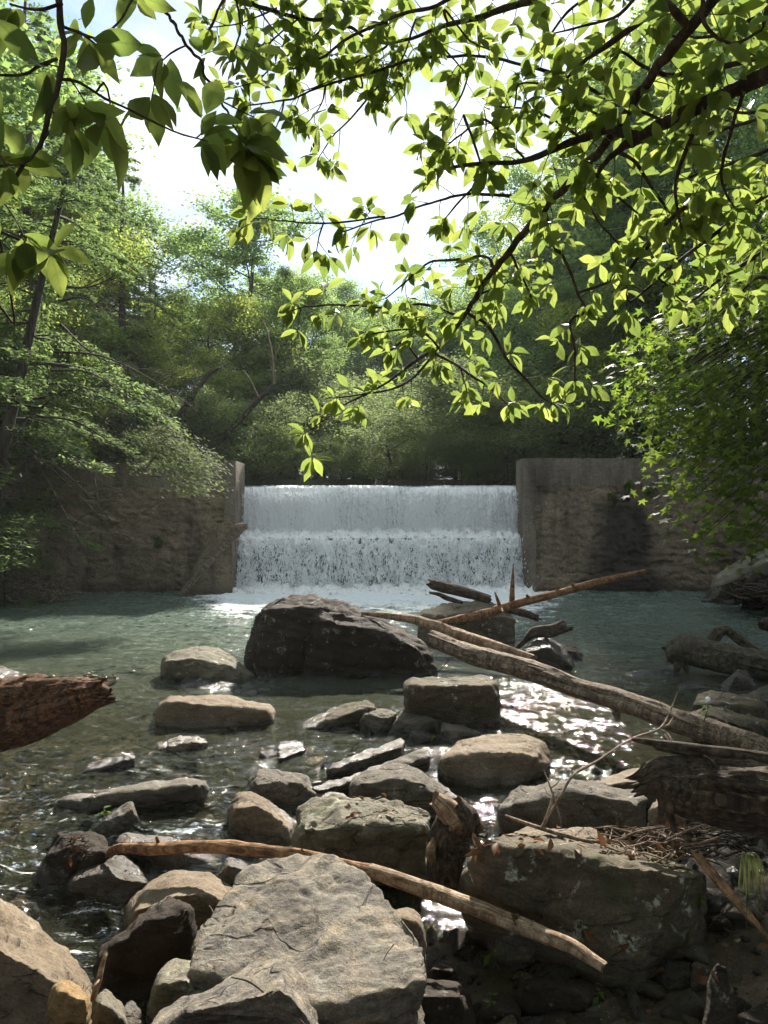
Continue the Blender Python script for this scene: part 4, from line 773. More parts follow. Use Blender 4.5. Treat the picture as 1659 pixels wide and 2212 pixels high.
log('torn dark root stump on the far right bank', 'dark', (1604,1285,13.9,30, 1614,1262,13.8,34, 1626,1246,13.8,26), name='stump', cat='stump', rough=2.2, jag=(0, 0.15))
log('short weathered stick wedged upright by the small pale stone', 'pale', (200,2162,2.32,12, 212,2122,2.34,15, 220,2090,2.36,11, 227,2066,2.38,9), name='stick', cat='stick', jag=(0.01, 0.02), seg=0.008,
    stubs=(((214,2118,2.33,7, 206,2128,2.31,6, 198,2136,2.3,3), 'stub'),))

def twig(label, pts, mat='stick', subs=(), name='twig', cat='twig', group=None):
    C3, R = trace(pts); base = C3[0]; b = Bag(); b.tube(np.array(C3) - base, R, 6 * len(C3), 6)
    for s in subs:
        c2, r2 = trace(s); b.tube(np.array(c2) - base, r2, 5 * len(c2), 5)
    return tag(put(name, b.mesh(name, BK[mat]), None, base), label, cat, group)
twig('long arching bare twig rising from the grey boulder to the trunk', (1168,1790,4.05,6, 1209,1722,4.1,6, 1240,1673,4.2,6, 1293,1642,4.35,5, 1362,1597,4.6,5, 1423,1574,4.9,4, 1446,1539,5.1,4, 1463,1497,5.2,2),
     subs=((1423,1574,4.9,4, 1440,1585,4.9,3, 1452,1610,4.9,2), (1446,1539,5.1,3, 1430,1528,5.1,2, 1424,1510,5.1,1), (1362,1597,4.6,4, 1345,1588,4.6,3, 1325,1592,4.6,1), (1430,1570,4.95,5, 1445,1565,5.0,6, 1455,1548,5.05,3)))
twig('thin upright twig crossing the arching one', (1212,1790,4.05,5, 1203,1745,4.08,5, 1190,1703,4.1,4, 1173,1660,4.15,2), subs=((1190,1703,4.1,3, 1205,1690,4.1,2, 1212,1676,4.1,1), (1196,1720,4.1,3, 1184,1716,4.1,2, 1176,1700,4.1,1)))
twig('forked grey twig lying along the top of the lichened boulder', (1092,1763,3.75,8, 1171,1790,3.6,10, 1270,1817,3.45,10, 1328,1819,3.4,10, 1427,1823,3.35,10, 1500,1824,3.3,8, 1560,1806,3.3,5),
     subs=((1171,1790,3.6,8, 1186,1750,3.62,7, 1196,1710,3.65,4), (1328,1819,3.4,7, 1380,1796,3.4,6, 1440,1786,3.4,4), (1427,1823,3.35,7, 1470,1800,3.35,5, 1530,1778,3.35,3)))
twig('thin bare twig drooping over the great slab at the bottom', (500,2111,1.98,3, 540,2122,1.96,4, 590,2160,1.93,4, 640,2195,1.9,3, 668,2225,1.88,3), 'twig')
twig('small pale grass stem lying on the great slab', (851,2040,2.2,3, 838,2055,2.18,3, 828,2075,2.16,2), 'stick')
twig('little dark twig on the sunlit tan boulder', (451,1956,3.05,4, 458,1968,3.03,5, 465,1984,3.0,4), 'twig')
twig('thin bare brush sprig at the base of the dark boulder', (905,1478,7.9,3, 935,1460,8.0,3, 960,1436,8.05,3, 975,1418,8.1,1), 'twig', subs=((935,1460,8.0,2, 915,1440,8.0,2, 905,1420,8.0,1), (950,1448,8.0,2, 968,1450,8.0,1)))
rg = random.Random(5)
def debris(label, u0, u1, v0, v1, Y0, Y1, n, ln, wd=(2, 5), mat='stick'):
    """a tangle of flood-borne twigs caught on the rocks"""
    base = P((u0 + u1) / 2, (v0 + v1) / 2, (Y0 + Y1) / 2); b = Bag()
    for k in range(n):
        f = rg.random(); Y = Y0 + (Y1 - Y0) * f; p = P(rg.uniform(u0, u1), v0 + (v1 - v0) * (1 - f) if Y1 != Y0 else rg.uniform(v0, v1), Y) - base
        a = rg.uniform(0, 6.28); d = np.array((math.cos(a), 0.6 * math.sin(a), rg.uniform(-0.25, 0.35))) * ln * rg.uniform(0.3, 1)
        bend = np.array([rg.uniform(-1, 1) for _ in range(3)]) * ln * 0.12; r = rg.uniform(*wd) / 2 * Y / FPX
        b.tube([p - d / 2, p + bend, p + d / 2], [r, r * 0.9, r * 0.4], 7, 5)
    return tag(put('twig_tangle', b.mesh('twig_tangle', BK[mat]), None, base), label, 'debris', None, 'stuff')
debris('tangle of flood-borne twigs heaped around the upright stump', 985, 1060, 1775, 1850, 3.25, 3.5, 60, 0.16, (2, 5), 'twig')
debris('litter of twigs on the back of the lichened boulder', 1290, 1560, 1785, 1860, 3.15, 3.5, 110, 0.2, (2, 5), 'stick')
debris('dark twigs caught under the rotten log', 1440, 1640, 1780, 1850, 3.2, 3.5, 60, 0.25, (2, 6), 'twig')
debris('heap of sticks on the far right bank', 1585, 1720, 1235, 1290, 13.2, 14.5, 80, 1.2, (3, 7), 'twig')
debris('heap of grey sticks at the foot of the left bank', -20, 140, 1266, 1290, 15.6, 16.4, 60, 1.5, (2, 5), 'stick')
debris('small dark tangle on the rough rock in the rapids', 150, 190, 1810, 1860, 3.62, 3.7, 40, 0.10, (2, 4), 'twig')
# ------------------------------------------------------------------ trees
def unit(a): return a / (np.linalg.norm(a, axis=-1, keepdims=True) + 1e-9)
def leaf_quads(c, d, n, L_, W_):
    d = unit(d); s = unit(np.cross(d, n)); L_ = np.broadcast_to(L_, (len(c),))[:, None]; W_ = np.broadcast_to(W_, (len(c),))[:, None]
    mid = c - 0.06 * L_ * n
    V = np.stack([c - d * L_ / 2, mid + s * W_ / 2, c + d * L_ / 2, mid - s * W_ / 2], 1)
    return V.reshape(-1, 3), np.arange(len(c) * 4).reshape(-1, 4)
def broad_tree(seed, H, R, nleaf, lL, first=0.28, nl=18, up=0.45, slim=1.0, clump=0.42):
    rg = np.random.RandomState(seed); tb = Bag(); r0 = 0.011 * H + 0.03
    tp = np.array([(0, 0, -0.4)] + [(rg.normal(0, 0.02 * H) * k / 6, rg.normal(0, 0.02 * H) * k / 6, H * 0.96 * k / 6) for k in range(1, 7)])
    tc_ = tb.tube(tp, [r0 * 1.25, r0, r0 * .85, r0 * .7, r0 * .5, r0 * .3, r0 * .1], 30, 8)
    cl = []
    for k in range(nl):
        t = first + (0.98 - first) * ((k + rg.rand()) / nl); b0 = tc_[min(29, int(t * 29))]; az = k * 2.4 + rg.normal(0, .4)
        prof = math.sin(math.pi * (0.14 + 0.80 * (t - first) / (1 - first))) ** 0.7; ln = R * prof * rg.uniform(0.65, 1.12) * slim
        d = np.array((math.cos(az), math.sin(az), up + 0.6 * (t - 0.5) + rg.normal(0, .12))); p3 = b0 + d * ln; p2 = b0 + d * ln * 0.5 + np.array((0, 0, -0.08 * ln)) + rg.normal(0, .05 * ln, 3)
        rl = r0 * 0.42 * (1 - 0.6 * t); tb.tube([b0, p2, p3], [rl, rl * .6, rl * .15], 9, 5); cl.append((p3, 1.0)); cl.append((p2 + rg.normal(0, .2, 3), 0.5))
        for q in range(7):
            f = rg.uniform(0.3, 1.0); s0 = b0 * (1 - f) + p3 * f; a2 = az + rg.choice((-1, 1)) * rg.uniform(0.5, 1.4); l2 = ln * rg.uniform(0.25, 0.55)
            e = s0 + np.array((math.cos(a2), math.sin(a2), rg.uniform(-0.1, 0.6))) * l2; tb.tube([s0, (s0 + e) / 2 + rg.normal(0, .04, 3), e], [rl * .4, rl * .25, rl * .08], 5, 4)
            cl.append((e, rg.uniform(0.5, 1.2))); cl.append(((s0 + e) / 2, 0.4))
    ctr = np.array([c for c, w in cl]); w = np.array([w for c, w in cl]); w /= w.sum()
    k = rg.choice(len(cl), nleaf, p=w); sp = clump * (R / 4.0) ** 0.5 * rg.uniform(0.7, 1.4, len(cl))[k][:, None]
    off = rg.normal(size=(nleaf, 3)) * np.array((1, 1, 0.55)); c = ctr[k] + off * sp
    a = rg.uniform(0, 6.28, nleaf); d = np.stack([np.cos(a), np.sin(a), rg.normal(-0.35, 0.35, nleaf)], -1)
    n = unit(np.stack([rg.normal(0, .55, nleaf), rg.normal(0, .55, nleaf), np.ones(nleaf)], -1))
    L_ = lL * rg.uniform(0.6, 1.25, nleaf); V, F = leaf_quads(c, d, n, L_, L_ * 0.62)
    return tb, V, F
def hemlock(seed, H, R, nleaf, lean=(0, 0), first=0.08, lL=0.12):
    rg = np.random.RandomState(seed); tb = Bag(); r0 = 0.011 * H + 0.03
    tp = np.array([(lean[0] * (k / 6) ** 1.4 + rg.normal(0, .05) - 0, lean[1] * k / 6, -0.4 + H * k / 6) for k in range(7)])
    tc_ = tb.tube(tp, [r0 * 1.2, r0, r0 * .85, r0 * .68, r0 * .48, r0 * .28, r0 * .05], 40, 8)
    nb = int(H * 6.5); cs, ds, ns, ws = [], [], [], []
    for k in range(nb):
        t = first + (1 - first) * (k + rg.rand()) / nb; b0 = tc_[min(39, int(t * 39.9))]; az = rg.uniform(0, 6.28)
        ln = R * (1 - t) ** 0.72 * rg.uniform(0.55, 1.1) + 0.15; h = np.array((math.cos(az), math.sin(az), 0)); sd = np.array((-h[1], h[0], 0))
        dr = rg.uniform(0.10, 0.42); rise = rg.uniform(0.05, 0.3)
        bz = lambda s: b0 + h * (ln * s)[:, None] + np.array((0, 0, 1.0)) * (ln * (rise * s - (rise + dr) * s ** 2))[:, None]
        tb.add(*tube_arrays(bz(np.linspace(0, 1, 7)), np.linspace(0.009 * ln + .006, 0.003, 7), 4))
        m = max(6, int(ln * 26)); s = rg.uniform(0.12, 1.0, m) ** 0.75; base = bz(s); sg = rg.choice((-1, 1), m)
        sl = (0.10 + 0.42 * (1 - s) * np.minimum(1, s * 3)) * ln * rg.uniform(0.5, 1.1, m) * 0.75 + 0.06
        dd = unit(h[None] * 0.75 + sd[None] * sg[:, None] * 0.9 + np.stack([0 * s, 0 * s, rg.uniform(-0.55, 0.0, m)], -1))
        for f in np.linspace(0.12, 1.0, 8):
            cs.append(base + dd * (sl * f)[:, None] + rg.normal(0, .035, (m, 3))); a = rg.uniform(-0.9, 0.9, m)[:, None]
            ds.append(dd + sd[None] * a + rg.normal(0, .25, (m, 3))); ns.append(np.stack([rg.normal(0, .35, m), rg.normal(0, .35, m), np.ones(m)], -1))
    c = np.vstack(cs); d = np.vstack(ds); n = unit(np.vstack(ns)); 
    if len(c) > nleaf:
        k = rg.choice(len(c), nleaf, replace=False); c, d, n = c[k], d[k], n[k]
    L_ = lL * rg.uniform(0.6, 1.4, len(c)); V, F = leaf_quads(c, d, n, L_, L_ * 0.42)
    return tb, V, F
PROTO = {}
def proto(key, gen, leaf):
    tb, V, F = gen; PROTO[key] = (tb.mesh('trunk', BK['trunk']), mesh_np('crown', V, F, False, (LF[leaf],)))
proto('hemA', hemlock(1, 16, 3.4, 46000), 'hem'); proto('hemB', hemlock(2, 13, 3.6, 42000), 'hem')
proto('brA', broad_tree(3, 14, 4.0, 42000, 0.17), 'broad'); proto('brB', broad_tree(4, 16, 4.3, 46000, 0.17, 0.22, 22), 'broad')
proto('brC', broad_tree(5, 10, 3.6, 36000, 0.15, 0.15, 16), 'broad2'); proto('brD', broad_tree(6, 15, 3.0, 30000, 0.16, 0.3, 26, 0.35, 0.95, 0.34), 'broad')
proto('shA', broad_tree(7, 3.2, 2.2, 22000, 0.085, 0.05, 16, 0.7, 1.0, 0.34), 'shrub'); proto('shB', broad_tree(8, 2.4, 2.0, 18000, 0.08, 0.03, 14, 0.6, 1.0, 0.34), 'shrub')
HT = {'hemA': 16, 'hemB': 13, 'brA': 14.3, 'brB': 16.3, 'brC': 10.4, 'brD': 15.2, 'shA': 3.6, 'shB': 2.8}
TR = random.Random(21)
def tree(key, u, vtop, Y, label, name='tree', cat='tree', group=None, wide=1.0, x=None, H=None):
    x = (u - UW / 2) / FPX * Y if x is None else x; zb = float(ground_h(np.array([x]), np.array([Y]))[0]); ztop = CH - (vtop - VH / 2) / FPX * Y if H is None else zb + H
    s = (ztop - zb) / HT[key]; r = tag(empty(name, (x, Y, zb)), label, cat, group); r.rotation_euler[2] = TR.uniform(0, 6.28); r.scale = (s * wide, s * wide, s)
    put('trunk', PROTO[key][0], r); tag(put('crown', PROTO[key][1], r), kind='stuff'); return r
# left bank
tree('hemA', 60, -150, 20, 'tall dark hemlock rising out of the top left corner', 'hemlock_tree')
tree('hemA', 262, 285, 24, 'pointed hemlock standing against the sky left of the gap', 'hemlock_tree', wide=1.15)
tree('hemB', 170, 330, 27, 'hemlock filling in behind the pointed one', 'hemlock_tree', wide=1.2)
tree('hemB', -60, 0, 16.5, 'hemlock at the very left edge above the left bank', 'hemlock_tree', wide=1.2)
tree('brC', 140, 430, 22, 'bright yellow-green broadleaf tree among the hemlocks', wide=0.9)
tree('brC', 20, 620, 19, 'yellow-green understorey tree at the left edge', wide=0.9)
tree('hemB', 335, 560, 28, 'short hemlock between the pointed one and the tall tree', 'hemlock_tree', wide=1.1)
tree('brC', 260, 700, 23.5, 'leafy young tree above the left dam wall', wide=1.0)
tree('brA', 60, 120, 34, 'broadleaf tree behind the left hemlocks', wide=1.0)
lw = 'hemlock in the dense wood behind the left bank'
for k, u, v, y, w in (('hemA', -30, -60, 26, 1.3), ('hemB', 110, 90, 30, 1.4), ('hemA', 20, 250, 23, 1.2), ('hemB', 215, 420, 31, 1.4), ('hemB', 90, 480, 21.5, 1.1), ('hemB', 300, 620, 24.5, 1.0), ('hemA', 150, 160, 33, 1.3)):
    tree(k, u, v, y, lw, 'hemlock_tree', 'tree', 'hemlocks behind the left bank', wide=w)
lb = 'small broadleaf tree under the hemlocks of the left bank'
for k, u, v, y, w in (('brC', 330, 760, 26, .9), ('brC', 60, 760, 18.5, .8), ('brC', 200, 820, 21, .8), ('brA', 330, 470, 40, 1.2), ('brC', 420, 760, 27, .9), ('brC', 510, 800, 28, .9)):
    tree(k, u, v, y, lb, 'tree', 'tree', 'small trees under the left hemlocks', wide=w)
# above the dam, centre
tree('brD', 528, 400, 33, 'tall slender tree standing alone left of the sky gap', wide=1.15)
tree('brA', 395, 640, 36, 'round-topped tree left of the tall slender tree')
tree('brC', 450, 640, 30, 'light green tree below the tall slender tree')
tree('brA', 620, 590, 37, 'tree just right of the tall slender one')
tree('brB', 700, 610, 40, 'dark-trunked tree at the left foot of the sky gap', wide=0.9)
tree('brC', 575, 745, 34.5, 'low yellow-green tree under the tall slender one')
tree('brD', 618, 560, 29, 'dark slim tree left of the pair behind the dam crest', wide=.8)
tree('brD', 662, 610, 30, 'dark slim tree right of the pair behind the dam crest', wide=.8)
tree('brD', 1395, 330, 24.5, 'slim dark-trunked tree above the stained wall', wide=.8)
far = 'low far tree in the row under the sky gap'
for u, v, y in ((770, 655, 47), (850, 665, 52), (925, 650, 49), (1000, 620, 46), (800, 700, 42), (900, 720, 41)):
    tree(TR.choice(('brA', 'brC')), u, v, y, far, group='far trees under the sky gap')
# right hillside
tree('brB', 1105, 470, 38, 'tree at the right edge of the sky gap', wide=1.0)
tree('brB', 1190, 330, 34, 'tall rounded tree against the sky right of the gap', wide=0.8)
tree('brA', 1060, 640, 40, 'mid-height tree left of the right hillside wood')
hill = 'broadleaf tree in the dense wood on the right hillside'
for k, u, v, y, w in (('brB', 1300, 330, 33, 0.85), ('brB', 1420, 180, 30, 0.9), ('brA', 1510, 30, 27, 1.0), ('brB', 1640, -40, 25, 1.1), ('brA', 1160, 620, 29, 1.0), ('brC', 1270, 640, 26, 1.1), ('brA', 1385, 560, 25, 1.0),
                      ('brC', 1480, 560, 23, 1.1), ('brB', 1600, 420, 21.5, 1.0), ('brB', 1760, 200, 20.5, 1.0), ('brA', 1230, 520, 36, 1.0), ('brA', 1370, 340, 36, 1.0), ('brC', 1110, 790, 33, 1.1), ('brC', 1210, 760, 30, 1.1)):
    tree(k, u, v, y, hill, group='wood on the right hillside', wide=w)
# shrubs round the pond
sh = 'grey-green willow shrub on the bank behind the dam crest'
for k, (u, v, y) in enumerate(((545, 900, 26.5), (610, 880, 27.5), (680, 930, 26.6), (740, 900, 28), (800, 935, 26.5), (870, 925, 26.8), (930, 960, 26.4), (985, 900, 27.6), (1040, 930, 26.5), (1090, 900, 27), (640, 840, 30), (780, 860, 30.5), (900, 850, 30.5), (1010, 840, 30), (840, 980, 26.2), (700, 985, 26.2), (590, 960, 26), (1120, 960, 25.5))):
    tree(('shA', 'shB')[k % 2], u, v, y, sh, 'willow_shrub', 'shrub', 'willow shrubs behind the crest', wide=1.5)
for k in range(17):
    tree(('shB', 'shA')[k % 2], 500 + 41 * k, 0, 20.9 + TR.uniform(0, 2.2), 'low bright undergrowth bush along the pond edge behind the crest', 'undergrowth_bush', 'bush', 'undergrowth along the pond edge', x=-5.6 + 0.7 * k + TR.uniform(-.3, .3), H=TR.choice((0.7, 1.0, 1.5, 2.0, 2.6)) * TR.uniform(.85, 1.15), wide=TR.uniform(1.0, 1.5))
for k, (u, v, y) in enumerate(((1135, 890, 27), (1200, 865, 25), (1280, 860, 23.5), (1370, 850, 22.5), (1470, 840, 21.5))):
    tree(('shA', 'shB')[k % 2], u, v, y, 'leafy shrub spilling over the top of the stained dam wall', 'shrub', 'shrub', 'shrubs above the stained wall', wide=1.5)
for k, (u, v, y) in enumerate(((470, 900, 27), (400, 890, 24), (310, 880, 22), (200, 880, 21))):
    tree(('shB', 'shA')[k % 2], u, v, y, 'leafy shrub above the brown dam wall', 'shrub', 'shrub', 'shrubs above the brown wall', wide=1.4)
tree('shA', 10, 1140, 15.2, 'bright leafy bush at the water edge of the left bank', 'bush', 'bush', wide=0.6)
# unseen wood around and above the photographer, filled out to block sky light
for k, (x, y, h) in enumerate(((-6.5, -4, 15), (5.5, -5.5, 15), (-0.5, -7.5, 17), (-9.5, 3.0, 14), (9.0, 1.0, 15), (10.5, 7.5, 15), (-11.5, 8.5, 15), (12, 13, 14), (-12.5, 13.5, 15), (1.5, -13, 16), (-11, -9, 16), (10, -10, 16), (-4.5, -9.5, 16), (6.5, -11, 16), (-14, -2, 16), (14, -4, 16), (-7.5, 5.2, 12))):
    tree(('brA', 'brB')[k % 2], 0, 0, y, 'broadleaf tree of the unseen wood around the stream bank', group='wood around the stream bank', x=x, H=h, wide=1.1)

# leaning hemlock on the left bank with bare lower limbs
hl = tag(empty('leaning_hemlock', (-8.6, 15.2, 0)), 'leaning hemlock with a dark trunk and bare lower limbs on the left bank', 'hemlock')
tb, V, F = hemlock(9, 11.5, 4.6, 34000, lean=(2.2, 0.3), first=0.30, lL=0.105)
put('trunk', tb.mesh('trunk', BK['trunk']), hl); tag(put('crown', mesh_np('crown', V, F, False, (LF['hem'],)), hl), kind='stuff')
rg = random.Random(8)
def limb(pts, r, subs=9, ln=0.9, leafy=False):
    b = Bag(); base = np.array((-8.6, 15.2, 0)); c = b.tube(np.array(pts) - base, [r, r * .6, r * .35, r * .12], 16, 5)
    ends = []
    for k in range(subs):
        i = rg.randint(4, 15); d = np.array((rg.uniform(0.1, 1), rg.uniform(-.5, .3), rg.uniform(-.7, .45))); d = d / np.linalg.norm(d) * ln * rg.uniform(.3, 1)
        m_ = c[i] + d * .5 + np.array((0, 0, rg.uniform(-.05, .08))); b.tube([c[i], m_, c[i] + d], [r * .3, r * .2, r * .05], 6, 4)
        for q in range(3):
            e = np.array((rg.uniform(-.2, 1), rg.uniform(-.5, .5), rg.uniform(-.8, .5))) * ln * .35; b.tube([m_, m_ + e], [r * .15, r * .04], 3, 3)
            ends.append(m_ + e)
        ends.append(c[i] + d)
    put('bare_limb', b.mesh('bare_limb', BK['stick' if r < .02 else 'twig']), hl); return ends, c
for (u0, v0, u1, v1, sag, dy) in ((100, 850, 430, 1000, 40, -1.0), (80, 900, 330, 1030, 30, -1.4), (70, 930, 300, 1110, 10, -1.6), (60, 960, 250, 1150, 0, -1.2), (110, 800, 360, 940, 40, -.8), (120, 760, 420, 880, 30, -.4),
                                  (60, 900, -40, 1060, -10, -1), (50, 1000, 210, 1090, 30, -1.9), (130, 700, 330, 800, -30, .4), (140, 620, 300, 560, -20, .2), (90, 880, 260, 960, 60, -1.8), (70, 980, 180, 1180, 0, -1.5), (130, 650, 260, 690, 20, -.6)):
    a, e = P(u0, v0, 15.2), P(u1, v1, 15.2 + dy); m1 = a * .66 + e * .34 + np.array((0, 0, sag * .01)); m2 = a * .33 + e * .67 + np.array((0, 0, sag * .008))
    limb([a, m1, m2, e], 0.032, 10, 0.95)
# drooping green spray at the end of the longest limb, hanging in front of the wall
rr = np.random.RandomState(4); cs = []
for u, v, y in ((330, 955, 14.3), (360, 960, 14.2), (390, 975, 14.2), (410, 990, 14.1), (380, 1000, 14.2), (420, 1010, 14.0), (350, 985, 14.3), (400, 1025, 14.1), (320, 1000, 14.4), (300, 940, 14.6), (410, 1050, 14.1), (345, 930, 14.4)):
    c0 = P(u, v, y) - np.array((-8.6, 15.2, 0)); cs.append(c0 + rr.normal(size=(420, 3)) * np.array((.26, .22, .10)) + np.array((0.1, 0, -.04)))
c = np.vstack(cs); n_ = len(c); V, F = leaf_quads(c, np.stack([np.full(n_, .8), rr.normal(0, .5, n_), rr.normal(-.45, .3, n_)], -1), unit(np.stack([rr.normal(0, .3, n_), rr.normal(0, .3, n_), np.ones(n_)], -1)), .075 * rr.uniform(.6, 1.4, n_), .03)
tag(put('hanging_spray', mesh_np('hanging_spray', V, F, False, (LF['shrub'],)), hl), kind='stuff')

# dead snags leaning above the left dam wall
def snag(label, pts, subs):
    C3, R = trace(pts); base = C3[0]; r = tag(empty('dead_tree', base), label, 'dead tree'); b = Bag(); b.tube(np.array(C3) - base, R, 24, 8); put('trunk', b.mesh('trunk', BK['trunk']), r)
    for s in subs:
        c2, r2 = trace(s); b = Bag(); b.tube(np.array(c2) - base, r2, 12, 5); put('limb', b.mesh('limb', BK['stick']), r)
snag('dark dead trunk leaning to the right above the left wall', (350,960,21.5,16, 390,895,21.4,15, 425,840,21.3,13, 455,805,21.2,10, 478,795,21.2,4), ((425,845,21.3,6, 420,800,21.3,4, 410,760,21.3,2), (455,805,21.2,5, 480,792,21.2,4, 496,782,21.2,2)))
snag('second dead trunk with pale bare limbs further right', (425,985,21.6,14, 470,955,21.5,15, 520,905,21.4,13, 560,862,21.3,11, 592,830,21.3,7), ((592,830,21.3,6, 588,770,21.3,5, 575,710,21.3,4, 565,690,21.3,2), (588,790,21.3,4, 610,730,21.3,3, 625,700,21.3,1), (560,862,21.3,4, 540,820,21.3,3, 525,800,21.3,2)))

# ------------------------------------------------------------------ sweetgum with star leaves hanging over the right bank
st = []
for k in range(5):
    a = math.radians(90 + (k - 2) * 62); rl = (0.62, 0.88, 1.0, 0.88, 0.62)[k]
    st.append((a, rl)); 
ring = []
for k in range(5):
    a, rl = st[4 - k]; ring.append((rl * math.cos(a), rl * math.sin(a)))
    if k < 4: b_ = (st[4 - k][0] + st[3 - k][0]) / 2; ring.append((0.34 * math.cos(b_), 0.34 * math.sin(b_)))
ring.append((0.0, -0.16))
SV = np.array([(0, 0.05, 0.0)] + [(x, y, -0.10 * (x * x + y * y)) for x, y in ring]); SF = np.array([(0, k, k % len(ring) + 1) for k in range(1, len(ring) + 1)])
def place(T, c, d, n, s):
    """leaf template T (n,3) with +Y along d and +Z along n"""
    d = unit(d); x = unit(np.cross(d, n)); n = np.cross(x, d); return c[:, None] + s[:, None, None] * (T[None, :, 0:1] * x[:, None] + T[None, :, 1:2] * d[:, None] + T[None, :, 2:3] * n[:, None])
def leaf_uv(me, T):
    lv = np.empty(len(me.loops), np.int32); me.loops.foreach_get('vertex_index', lv); u = me.uv_layers.new(name='along'); u.data.foreach_set('uv', T[lv % len(T), :2].astype(np.float32).ravel()); return me
def leaves_split(root, templ, tf, c, d, n, s, mat, keep=300, name='leaf', par=None):
    """the leaves that show largest become objects of their own, the rest one mass"""
    u = c[:, 0] / c[:, 1] * FPX + UW / 2; v = VH / 2 - (c[:, 2] - CH) / c[:, 1] * FPX
    vis = (u > -20) & (u < UW + 20) & (v > -20) & (v < VH) & (c[:, 1] > 0.3); score = np.where(vis, s / np.maximum(c[:, 1], .1), -1)
    big = np.argsort(-score)[:keep]; rest = np.ones(len(c), bool); rest[big] = False; base = np.array(root.location)
    tm = [leaf_uv(mesh_np(name, t, tf, True, (LF[mat],)), t) for t in templ]; d = unit(d); x = unit(np.cross(d, n)); n = np.cross(x, d)
    for i in big:
        o = put(name, tm[i % len(tm)], par[i] if par else root); M4 = Matrix.Identity(4)
        for r in range(3): M4[r][0], M4[r][1], M4[r][2], M4[r][3] = x[i, r] * s[i], d[i, r] * s[i], n[i, r] * s[i], c[i, r] - base[r]
        o.matrix_basis = M4
    Vs, Fs, k0 = [], [], 0; idx = np.where(rest)[0]
    for q, t in enumerate(templ):
        k = idx[idx % len(templ) == q]
        if not len(k): continue
        W = place(t, c[k] - base, d[k], n[k], s[k]); Vs.append(W.reshape(-1, 3)); Fs.append((tf[None] + (np.arange(len(k)) * len(t))[:, None, None]).reshape(-1, tf.shape[1]) + k0); k0 += len(k) * len(t)
    if Vs: tag(put('foliage', leaf_uv(mesh_np('foliage', np.vstack(Vs), np.vstack(Fs), True, (LF[mat],)), templ[0]), root), kind='stuff')
gum = tag(empty('sweetgum_tree', (6.6, 8.6, 1.2)), 'sweetgum with glossy star-shaped leaves hanging over the right bank', 'tree'); gb = np.array((6.6, 8.6, 1.2))
b = Bag(); gt = b.tube(np.array([(0, 0, -.6), (-.1, 0, 2), (-.3, .1, 4.5), (-.4, 0, 7), (-.3, 0, 9.5)]), [.16, .14, .11, .08, .03], 30, 10); put('trunk', b.mesh('trunk', BK['trunk']), gum)
rr = np.random.RandomState(6); poly = np.array([(1505,640), (1400,700), (1338,785), (1352,835), (1338,885), (1435,960), (1465,1005), (1400,1048), (1475,1085), (1500,1165), (1600,1195), (1900,1150), (1900,350), (1620,420)], float)
def inside(p, poly):
    x, y = p; c = False; j = len(poly) - 1
    for i in range(len(poly)):
        if (poly[i, 1] > y) != (poly[j, 1] > y) and x < (poly[j, 0] - poly[i, 0]) * (y - poly[i, 1]) / (poly[j, 1] - poly[i, 1]) + poly[i, 0]: c = not c
        j = i
    return c
pts = [(1345, 790), (1360, 840), (1350, 880), (1400, 1050), (1440, 970), (1480, 1090), (1520, 1160), (1600, 1185), (1400, 730), (1440, 700), (1420, 900), (1470, 1010), (1380, 800), (1430, 840)]
while len(pts) < 300:
    p = (rr.uniform(1330, 1900), rr.uniform(350, 1200))
    if inside(p, poly): pts.append(p)
C_, D_, N_, S_ = [], [], [], []; bb_ = Bag()
for k, (u, v) in enumerate(pts):
    e = P(u, v, rr.uniform(6.4, 8.4)) - gb; z0 = np.clip(e[2] + 0.25 * abs(e[0]) + .4, 1.0, 9); j = int(np.argmin(abs(gt[:, 2] - z0))); a0 = gt[j]; mid = a0 * .45 + e * .55 + np.array((0, 0, .35)); bb_.tube([a0, mid, e], [.022, .012, .003], 9, 4)
    n_ = rr.randint(22, 34); f = rr.rand(n_) ** .6; base = mid * (1 - f)[:, None] + e * f[:, None]; base = np.where(f[:, None] > .55, base, e)
    C_.append(base + rr.normal(size=(n_, 3)) * np.array((.17, .17, .12)) + gb); a = rr.uniform(0, 6.28, n_)
    D_.append(np.stack([np.cos(a) * .7 - .25, np.sin(a) * .7 - .25, rr.uniform(-1.0, -.1, n_)], -1)); N_.append(np.stack([rr.normal(-.1, .35, n_), rr.normal(.15, .4, n_), np.ones(n_)], -1)); S_.append(rr.uniform(.055, .10, n_))
tag(put('boughs', bb_.mesh('boughs', BK['twig']), gum), kind='stuff')
leaves_split(gum, [SV, SV * np.array((1, 1, -1.5)) + np.array((0, 0, .02))], SF, np.vstack(C_), np.vstack(D_), unit(np.vstack(N_)), np.concatenate(S_), 'gum', name='star_leaf')
